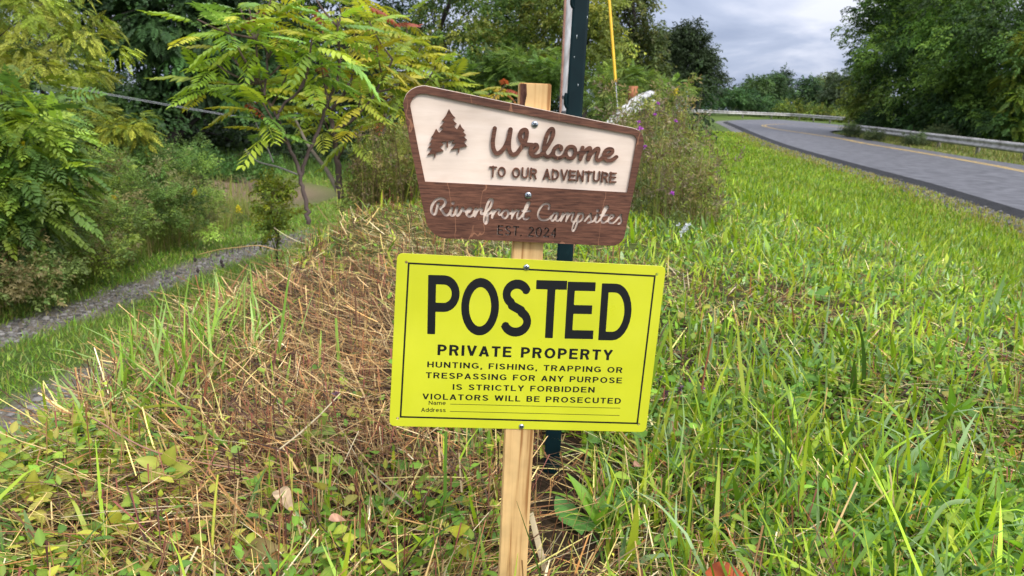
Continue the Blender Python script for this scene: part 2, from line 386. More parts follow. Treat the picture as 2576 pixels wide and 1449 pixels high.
# ================================================================== guardrails
m_rail = noise_mat('galvanised_rail', [(.3, (.20, .19, .175)), (.5, (.36, .35, .335)), (.75, (.50, .49, .48))], nscale=3, detail=6, rough=.5, metal=.25)
m_post = noise_mat('rail_post_steel', [(.3, (.12, .10, .09)), (.7, (.25, .24, .23))], nscale=6, rough=.7)
PROF = np.array([(0.0, -.155), (.02, -.145), (.08, -.105), (.08, -.07), (.015, -.02), (.015, .02), (.08, .07), (.08, .105), (.02, .145), (0.0, .155)])
def guardrail(label, base, facing, hgt=.55, post_every=1.9, sc=1.0):
    base = smooth_path(base, 6); o0 = base[len(base) // 2].copy()
    d = norm(np.gradient(base, axis=0)); nrm = np.stack([-d[:, 1], d[:, 0], 0 * d[:, 0]], -1)
    if np.sum(nrm.mean(0) * facing) < 0: nrm = -nrm
    T_ = thing('guardrail', label, 'guardrail', o0, 'steel guardrails along the road')
    V = base[:, None] + nrm[:, None] * PROF[None, :, :1] + np.array([0, 0, 1.]) * (hgt + sc * PROF[None, :, 1:])
    q = len(PROF); i = np.arange(len(base) - 1)[:, None] * q + np.arange(q - 1)[None]
    gg = Geo(); gg.add((V - o0).reshape(-1, 3), np.stack([i, i + 1, i + q + 1, i + q], -1).reshape(-1, 4), (.5, .5, .5))
    ro = gg.build('rail', m_rail, T_)
    md = ro.modifiers.new('thickness', 'SOLIDIFY'); md.thickness = .004
    L = np.r_[0, np.cumsum(np.linalg.norm(np.diff(base, axis=0), axis=1))]
    for s in np.arange(.3, L[-1], post_every):
        p = np.array([np.interp(s, L, base[:, c]) for c in range(3)]); nn_ = np.array([np.interp(s, L, nrm[:, c]) for c in range(3)])
        gp = Geo(); boxes(gp, p - o0 - nn_ * .09 + [0, 0, hgt - .3], (.05, .075, .42), (.2, .2, .2)); gp.build('post', m_post, T_)
    return T_
def rbase(x, y): return on_road(x, y)
bs = np.array([rbase(*p) for p in [(2720, 428), (2576, 404), (2440, 383), (2327, 366), (2240, 352), (2150, 339)]])
guardrail('pale steel guardrail beside the far edge of the straight road, weeds along its foot', bs, np.array([-1, -.3, 0]), .44, 3.8, 1.25)
bf = np.array([rbase(*p) for p in [(1700, 291), (1760, 291), (1830, 294), (1910, 297), (1990, 300), (2060, 306), (2130, 312), (2200, 318)]])
guardrail('distant white guardrail curving round the outside of the bend below the green shrubs', bf, np.array([.3, -1, 0]), .50, 4.0, 1.15)

# turned-down guardrail end among the weeds
p0, p1 = P(1505, 350, 8.2), P(1640, 228, 9.3)
o0 = np.array([P(1530, 300, 8.4)[0], P(1530, 300, 8.4)[1], H(*P(1530, 300, 8.4)[:2])])
T_ = thing('rail_end', 'white weathered steel rail end rising out of the tall weeds, rust at its tip', 'rail end', o0)
path = smooth_path(np.array([P(1470, 388, 8.0), P(1520, 332, 8.3), P(1562, 290, 8.6), P(1604, 258, 9.0), P(1636, 246, 9.4)]), 6)
d = norm(np.gradient(path, axis=0)); up_ = norm(np.cross(np.cross(d, [0, 0, 1.]), d)); sd_ = np.cross(d, up_)
V = path[:, None] + sd_[:, None] * PROF[None, :, :1] + up_[:, None] * (PROF[None, :, 1:] * .56)
q = len(PROF); i = np.arange(len(path) - 1)[:, None] * q + np.arange(q - 1)[None]
g = Geo(); g.add((V - o0).reshape(-1, 3), np.stack([i, i + 1, i + q + 1, i + q], -1).reshape(-1, 4), (.5, .5, .5))
m_re = noise_mat('chalky_white_steel', [(.36, (.07, .07, .065)), (.46, (.38, .38, .37)), (.54, (.46, .46, .455)), (.8, (.56, .56, .56))], nscale=7, detail=8, rough=.6)
ro = g.build('rail', m_re, T_); md = ro.modifiers.new('thickness', 'SOLIDIFY'); md.thickness = .006
_q = P(1560, 300, 8.75); _gz = float(H(_q[0], _q[1])); g = Geo(); boxes(g, np.array([_q[0], _q[1], (_q[2] + _gz) / 2 - .1]) - o0, (.05, .06, (_q[2] - _gz) / 2 + .1), (.2, .2, .2)); g.build('post', m_post, T_)
g = Geo(); boxes(g, P(1592, 238, 9.1) - o0, (.05, .05, .10), (.3, .1, .05)); 
g.build('bracket', noise_mat('rust', [(.3, (.20, .06, .03)), (.7, (.42, .17, .08))], nscale=20), T_)

# ================================================================== the sign post
S0 = CC + ray(1325, 860) * .972
YAW = math.radians(5.0)
SM = Matrix([[math.cos(YAW), 0, math.sin(YAW), S0[0]], [math.sin(YAW), 0, -math.cos(YAW), S0[1]], [0, 1, 0, S0[2]], [0, 0, 0, 1]])  # local x=u, y=v, z=towards viewer
post_root = thing('sign_post', 'new wooden stake carrying the brown campsite welcome board above the yellow posted board', 'sign', (S0[0], S0[1], float(H(S0[0], S0[1]))))
bpy.context.view_layer.update()
def on_sign(o, parent, world_m=SM):
    o.parent = parent; return o
INV_ROOT = Matrix.Translation(-post_root.location)
def seg_sdf_contours(strokes, widths, res, caps='round'):
    """union of thick strokes -> smooth closed outlines (marching squares on a distance grid)"""
    allp = np.concatenate([np.asarray(s) for s in strokes]); wmax = max(widths)
    lo = allp.min(0) - wmax - res * np.array([.4137, .3719]); hi = allp.max(0) + wmax
    nx_ = int((hi[0] - lo[0]) / res) + 3; ny_ = int((hi[1] - lo[1]) / res) + 3
    D = np.full((ny_, nx_), 1e3)
    X = lo[0] + np.arange(nx_) * res; Y = lo[1] + np.arange(ny_) * res
    for s, w in zip(strokes, widths):
        s = np.asarray(s, float); r_ = w / 2
        nseg = max(1, len(s) - 1)
        for k in range(nseg):
            a = s[k]; b = s[min(k + 1, len(s) - 1)]
            x0, x1 = min(a[0], b[0]) - w, max(a[0], b[0]) + w; y0, y1 = min(a[1], b[1]) - w, max(a[1], b[1]) + w
            i0, i1 = max(0, int((x0 - lo[0]) / res)), min(nx_, int((x1 - lo[0]) / res) + 2); j0, j1 = max(0, int((y0 - lo[1]) / res)), min(ny_, int((y1 - lo[1]) / res) + 2)
            xx_, yy_ = np.meshgrid(X[i0:i1], Y[j0:j1]); ab = b - a; L2 = ab @ ab + 1e-12
            tt = ((xx_ - a[0]) * ab[0] + (yy_ - a[1]) * ab[1]) / L2
            tcl = np.clip(tt, 0, 1); dd = np.hypot(xx_ - a[0] - tcl * ab[0], yy_ - a[1] - tcl * ab[1]) - r_
            if caps == 'butt' and len(s) > 1:
                Ls = math.sqrt(L2)
                if k == 0: dd = np.maximum(dd, -tt * Ls)
                if k == nseg - 1: dd = np.maximum(dd, (tt - 1) * Ls)
            D[j0:j1, i0:i1] = np.minimum(D[j0:j1, i0:i1], dd)
    return march(D, lo, res)
def march(D, lo, res):
    ny_, nx_ = D.shape; ins = D < 0; D = np.where(np.abs(D) < 1e-7, 1e-7, D)
    code = ins[:-1, :-1] * 1 + ins[:-1, 1:] * 2 + ins[1:, 1:] * 4 + ins[1:, :-1] * 8
    TAB = {1: [(3, 0)], 2: [(0, 1)], 3: [(3, 1)], 4: [(1, 2)], 5: [(3, 2), (1, 0)], 6: [(0, 2)], 7: [(3, 2)], 8: [(2, 3)], 9: [(2, 0)], 10: [(0, 3), (2, 1)], 11: [(2, 1)], 12: [(1, 3)], 13: [(1, 0)], 14: [(0, 3)]}
    nxt = {}
    def key(j, i, e_): return (0, j, i) if e_ == 0 else (1, j, i + 1) if e_ == 1 else (0, j + 1, i) if e_ == 2 else (1, j, i)
    for j, i in zip(*np.nonzero((code > 0) & (code < 15))):
        for a, b in TAB[int(code[j, i])]: nxt[key(j, i, a)] = key(j, i, b)
    def pt(k):
        o_, j, i = k
        if o_ == 0: a, b = D[j, i], D[j, i + 1]; t = a / (a - b); return (lo[0] + (i + t) * res, lo[1] + j * res)
        a, b = D[j, i], D[j + 1, i]; t = a / (a - b); return (lo[0] + i * res, lo[1] + (j + t) * res)
    loops = []
    while nxt:
        k0, k = None, next(iter(nxt)); k0 = k; lp = []
        while k in nxt:
            lp.append(pt(k)); k = nxt.pop(k)
            if k == k0: break
        if len(lp) > 5: loops.append(np.array(lp))
    return loops
def simplify(lp, tol):
    """drop points that lie on a straight run"""
    lp = np.asarray(lp); n_ = len(lp); keep = np.zeros(n_, bool)
    a, b = 0, int(np.argmax(np.sum((lp - lp[0]) ** 2, 1)))
    st = [(a, b), (b, n_)]; keep[[a, b]] = True
    while st:
        i0, i1 = st.pop()
        if i1 - i0 < 2: continue
        p, q_ = lp[i0], lp[i1 % n_]; dv = q_ - p; L = np.hypot(*dv) + 1e-12
        dd = np.abs((lp[i0 + 1:i1, 0] - p[0]) * dv[1] - (lp[i0 + 1:i1, 1] - p[1]) * dv[0]) / L
        m_ = int(np.argmax(dd))
        if dd[m_] > tol: k_ = i0 + 1 + m_; keep[k_] = True; st += [(i0, k_), (k_, i1)]
    return lp[keep]
def outline_mesh(name, loops, z0, z1, mat, parent, bevel=0.0, tol=.05):
    """extruded plate from nested outlines given in mm in the sign plane"""
    cu = bpy.data.curves.new(name, 'CURVE'); cu.dimensions = '2D'; cu.fill_mode = 'BOTH'
    for lp in loops:
        if tol: lp = simplify(lp, tol)
        sp = cu.splines.new('POLY'); sp.points.add(len(lp) - 1); sp.use_cyclic_u = True
        sp.points.foreach_set('co', np.concatenate([np.asarray(lp) / 1000, np.zeros((len(lp), 1)), np.ones((len(lp), 1))], 1).ravel())
    cu.extrude = max((z1 - z0) / 2 - bevel, 1e-5)
    if bevel: cu.bevel_depth = bevel; cu.bevel_resolution = 1; cu.offset = -bevel
    oc = bpy.data.objects.new(name, cu); COL.objects.link(oc)
    dg = bpy.context.evaluated_depsgraph_get(); dg.update()
    me = bpy.data.meshes.new_from_object(oc.evaluated_get(dg)); bpy.data.objects.remove(oc); bpy.data.curves.remove(cu)
    me.transform(SM @ Matrix.Translation((0, 0, (z0 + z1) / 2))); me.transform(INV_ROOT)
    me.materials.clear(); me.materials.append(mat); me.name = name
    return link(name, me, parent)
def rounded(poly, r, n_=8):
    poly = np.asarray(poly, float); out_ = []
    for k in range(len(poly)):
        p, a, b = poly[k], poly[k - 1], poly[(k + 1) % len(poly)]
        u, v = norm(a - p), norm(b - p); s0, s1 = p + u * r, p + v * r
        for t in np.linspace(0, 1, n_): out_.append((1 - t) ** 2 * s0 + 2 * t * (1 - t) * p + t * t * s1)
    return np.array(out_)
def circle(c, r, n_=16):
    a = np.linspace(0, 2 * math.pi, n_, endpoint=False); return np.stack([c[0] + r * np.cos(a), c[1] + r * np.sin(a)], -1)
# wood materials
def wood_mat(name, light, dark, streak, nscale, axis_scale, rough, bump=.25, knots=0.0, streak_amt=.0):
    m, t, b, out_ = new_mat(name)
    tcn = t.nodes.new('ShaderNodeTexCoord'); mp = t.nodes.new('ShaderNodeMapping'); mp.inputs['Scale'].default_value = axis_scale; t.links.new(tcn.outputs['Object'], mp.inputs[0])
    nz = t.nodes.new('ShaderNodeTexNoise'); nz.inputs['Scale'].default_value = nscale; nz.inputs['Detail'].default_value = 7; nz.inputs['Roughness'].default_value = .65; nz.inputs['Distortion'].default_value = .3; t.links.new(mp.outputs[0], nz.inputs[0])
    r = t.nodes.new('ShaderNodeValToRGB'); t.links.new(nz.outputs[0], r.inputs[0]); r.color_ramp.elements[0].position = .30; r.color_ramp.elements[0].color = (*dark, 1); r.color_ramp.elements[1].position = .68; r.color_ramp.elements[1].color = (*light, 1)
    # broad stain variation
    n2 = t.nodes.new('ShaderNodeTexNoise'); n2.inputs['Scale'].default_value = 9; n2.inputs['Detail'].default_value = 3; t.links.new(tcn.outputs['Object'], n2.inputs[0])
    mr = t.nodes.new('ShaderNodeMapRange'); mr.inputs[1].default_value = .3; mr.inputs[2].default_value = .7; mr.inputs[3].default_value = .78; mr.inputs[4].default_value = 1.18; t.links.new(n2.outputs[0], mr.inputs[0])
    sc = t.nodes.new('ShaderNodeVectorMath'); sc.operation = 'SCALE'; t.links.new(r.outputs[0], sc.inputs[0]); t.links.new(mr.outputs[0], sc.inputs['Scale'])
    last = sc.outputs[0]
    if streak_amt:
        # pale hairline figure crossing the veneer
        n3 = t.nodes.new('ShaderNodeTexNoise'); n3.inputs['Scale'].default_value = 8; n3.inputs['Detail'].default_value = 4; mp3 = t.nodes.new('ShaderNodeMapping'); mp3.inputs['Scale'].default_value = (1.4, 1, .6); mp3.inputs['Rotation'].default_value = (0, .5, 0)
        t.links.new(tcn.outputs['Object'], mp3.inputs[0]); t.links.new(mp3.outputs[0], n3.inputs[0])
        ab = t.nodes.new('ShaderNodeMath'); ab.operation = 'SUBTRACT'; ab.inputs[1].default_value = .5; t.links.new(n3.outputs[0], ab.inputs[0])
        a2 = t.nodes.new('ShaderNodeMath'); a2.operation = 'ABSOLUTE'; t.links.new(ab.outputs[0], a2.inputs[0])
        m3 = t.nodes.new('ShaderNodeMapRange'); m3.inputs[1].default_value = 0; m3.inputs[2].default_value = .0035; m3.inputs[3].default_value = streak_amt; m3.inputs[4].default_value = 0; t.links.new(a2.outputs[0], m3.inputs[0])
        mx = t.nodes.new('ShaderNodeMix'); mx.data_type = 'RGBA'; t.links.new(m3.outputs[0], mx.inputs[0]); t.links.new(last, mx.inputs[6]); mx.inputs[7].default_value = (*streak, 1); last = mx.outputs[2]
    t.links.new(last, b.inputs['Base Color']); b.inputs['Roughness'].default_value = rough; b.inputs['Specular IOR Level'].default_value = .3
    bn = t.nodes.new('ShaderNodeBump'); bn.inputs['Strength'].default_value = bump; bn.inputs['Distance'].default_value = .001; t.links.new(nz.outputs[0], bn.inputs['Height']); t.links.new(bn.outputs[0], b.inputs['Normal'])
    return m
m_brown = wood_mat('stained_plywood', (.180, .076, .045), (.045, .017, .011), (.42, .20, .11), 42, (1, 1, 10), .55, .35, streak_amt=.6)
m_pale = wood_mat('pale_birch_plywood', (.78, .655, .56), (.67, .54, .44), (.6, .5, .4), 14, (1, 1, 7), .6, .12)
m_edge = m_pale
m_screw = noise_mat('zinc_screw', [(.3, (.22, .25, .28)), (.6, (.55, .6, .66))], nscale=300, rough=.3, metal=.9)
m_dark = plain('screw_recess', (.02, .025, .03), .5, .5)
m_yellow = noise_mat('yellow_plastic', [(.3, (.53, .555, .020)), (.7, (.62, .635, .030))], nscale=9, detail=9, rough=.38, spec=.45)
_t = m_yellow.node_tree; _b = _t.nodes['Principled BSDF']; _tc = _t.nodes.new('ShaderNodeTexCoord')
_n = _t.nodes.new('ShaderNodeTexNoise'); _n.inputs['Scale'].default_value = 14; _n.inputs['Detail'].default_value = 9; _n.inputs['Roughness'].default_value = .7; _t.links.new(_tc.outputs['Object'], _n.inputs[0])
_r = _t.nodes.new('ShaderNodeMapRange'); _r.inputs[1].default_value = .3; _r.inputs[2].default_value = .7; _r.inputs[3].default_value = .24; _r.inputs[4].default_value = .52; _t.links.new(_n.outputs[0], _r.inputs[0]); _t.links.new(_r.outputs[0], _b.inputs['Roughness'])
_n2 = _t.nodes.new('ShaderNodeTexNoise'); _n2.inputs['Scale'].default_value = 5.5; _n2.inputs['Detail'].default_value = 1; _t.links.new(_tc.outputs['Object'], _n2.inputs[0])
_bn = _t.nodes.new('ShaderNodeBump'); _bn.inputs['Strength'].default_value = .6; _bn.inputs['Distance'].default_value = .02; _t.links.new(_n2.outputs[0], _bn.inputs['Height']); _t.links.new(_bn.outputs[0], _b.inputs['Normal'])
m_black = plain('black_ink', (.008, .009, .010), .42, 0, .35)

# --- stake: growth rings run up the face
m_st, t_, b_, o_ = new_mat('pine_stake')
tcn = t_.nodes.new('ShaderNodeTexCoord'); mp = t_.nodes.new('ShaderNodeMapping'); mp.inputs['Scale'].default_value = (1, 1, .035); mp.inputs['Rotation'].default_value = (0, math.radians(.6), 0)
t_.links.new(tcn.outputs['Object'], mp.inputs[0])
nz = t_.nodes.new('ShaderNodeTexNoise'); nz.inputs['Scale'].default_value = 120; nz.inputs['Detail'].default_value = 4; nz.inputs['Roughness'].default_value = .5; nz.inputs['Distortion'].default_value = .4; t_.links.new(mp.outputs[0], nz.inputs[0])
rr = t_.nodes.new('ShaderNodeValToRGB'); t_.links.new(nz.outputs[0], rr.inputs[0]); q_ = rr.color_ramp.elements
q_[0].position = .38; q_[0].color = (.34, .165, .055, 1); q_[1].position = .58; q_[1].color = (.69, .45, .20, 1); q3 = q_.new(.46); q3.color = (.60, .37, .155, 1)
nb = t_.nodes.new('ShaderNodeTexNoise'); nb.inputs['Scale'].default_value = 22; nb.inputs['Detail'].default_value = 5; t_.links.new(tcn.outputs['Object'], nb.inputs[0])
mr = t_.nodes.new('ShaderNodeMapRange'); mr.inputs[1].default_value = .3; mr.inputs[2].default_value = .7; mr.inputs[3].default_value = .8; mr.inputs[4].default_value = 1.12; t_.links.new(nb.outputs[0], mr.inputs[0])
sc_ = t_.nodes.new('ShaderNodeVectorMath'); sc_.operation = 'SCALE'; t_.links.new(rr.outputs[0], sc_.inputs[0]); t_.links.new(mr.outputs[0], sc_.inputs['Scale'])
t_.links.new(sc_.outputs[0], b_.inputs['Base Color']); b_.inputs['Roughness'].default_value = .62; b_.inputs['Specular IOR Level'].default_value = .3
bn = t_.nodes.new('ShaderNodeBump'); bn.inputs['Strength'].default_value = .25; bn.inputs['Distance'].default_value = .001; t_.links.new(nz.outputs[0], bn.inputs['Height']); t_.links.new(bn.outputs[0], b_.inputs['Normal'])
bmk = bmesh.new(); bmesh.ops.create_cube(bmk, size=1)
for v in bmk.verts:
    v.co = Vector((-.0040 + v.co.x * .0395, (-.030 + .3285) / 2 - .0 + v.co.y * .3585 if False else (.3288 if v.co.y > 0 else -.52), -.0095 + v.co.z * .019))
bmesh.ops.bevel(bmk, geom=bmk.edges[:], offset=.0012, segments=2, affect='EDGES')
me = bpy.data.meshes.new('stake'); bmk.to_mesh(me); bmk.free(); me.transform(INV_ROOT @ SM); me.materials.append(m_st)
stake = link('stake', me, post_root)
# bark left on the corner of the stake's top
bark = outline_mesh('bark', [np.array([(-22.6, 327.2), (-22.0, 300), (-22.8, 285), (-22.4, 262), (-15.5, 262), (-16.6, 278), (-14.6, 290), (-16.2, 303), (-14.2, 315), (-15.2, 327.4)])], .0001, .0009,
                    noise_mat('bark_strip', [(.35, (.035, .014, .010)), (.6, (.11, .045, .03)), (.75, (.24, .11, .06))], nscale=90, detail=8, rough=.9, bump=.8, scale=(1, 1, .4)), stake, tol=0)
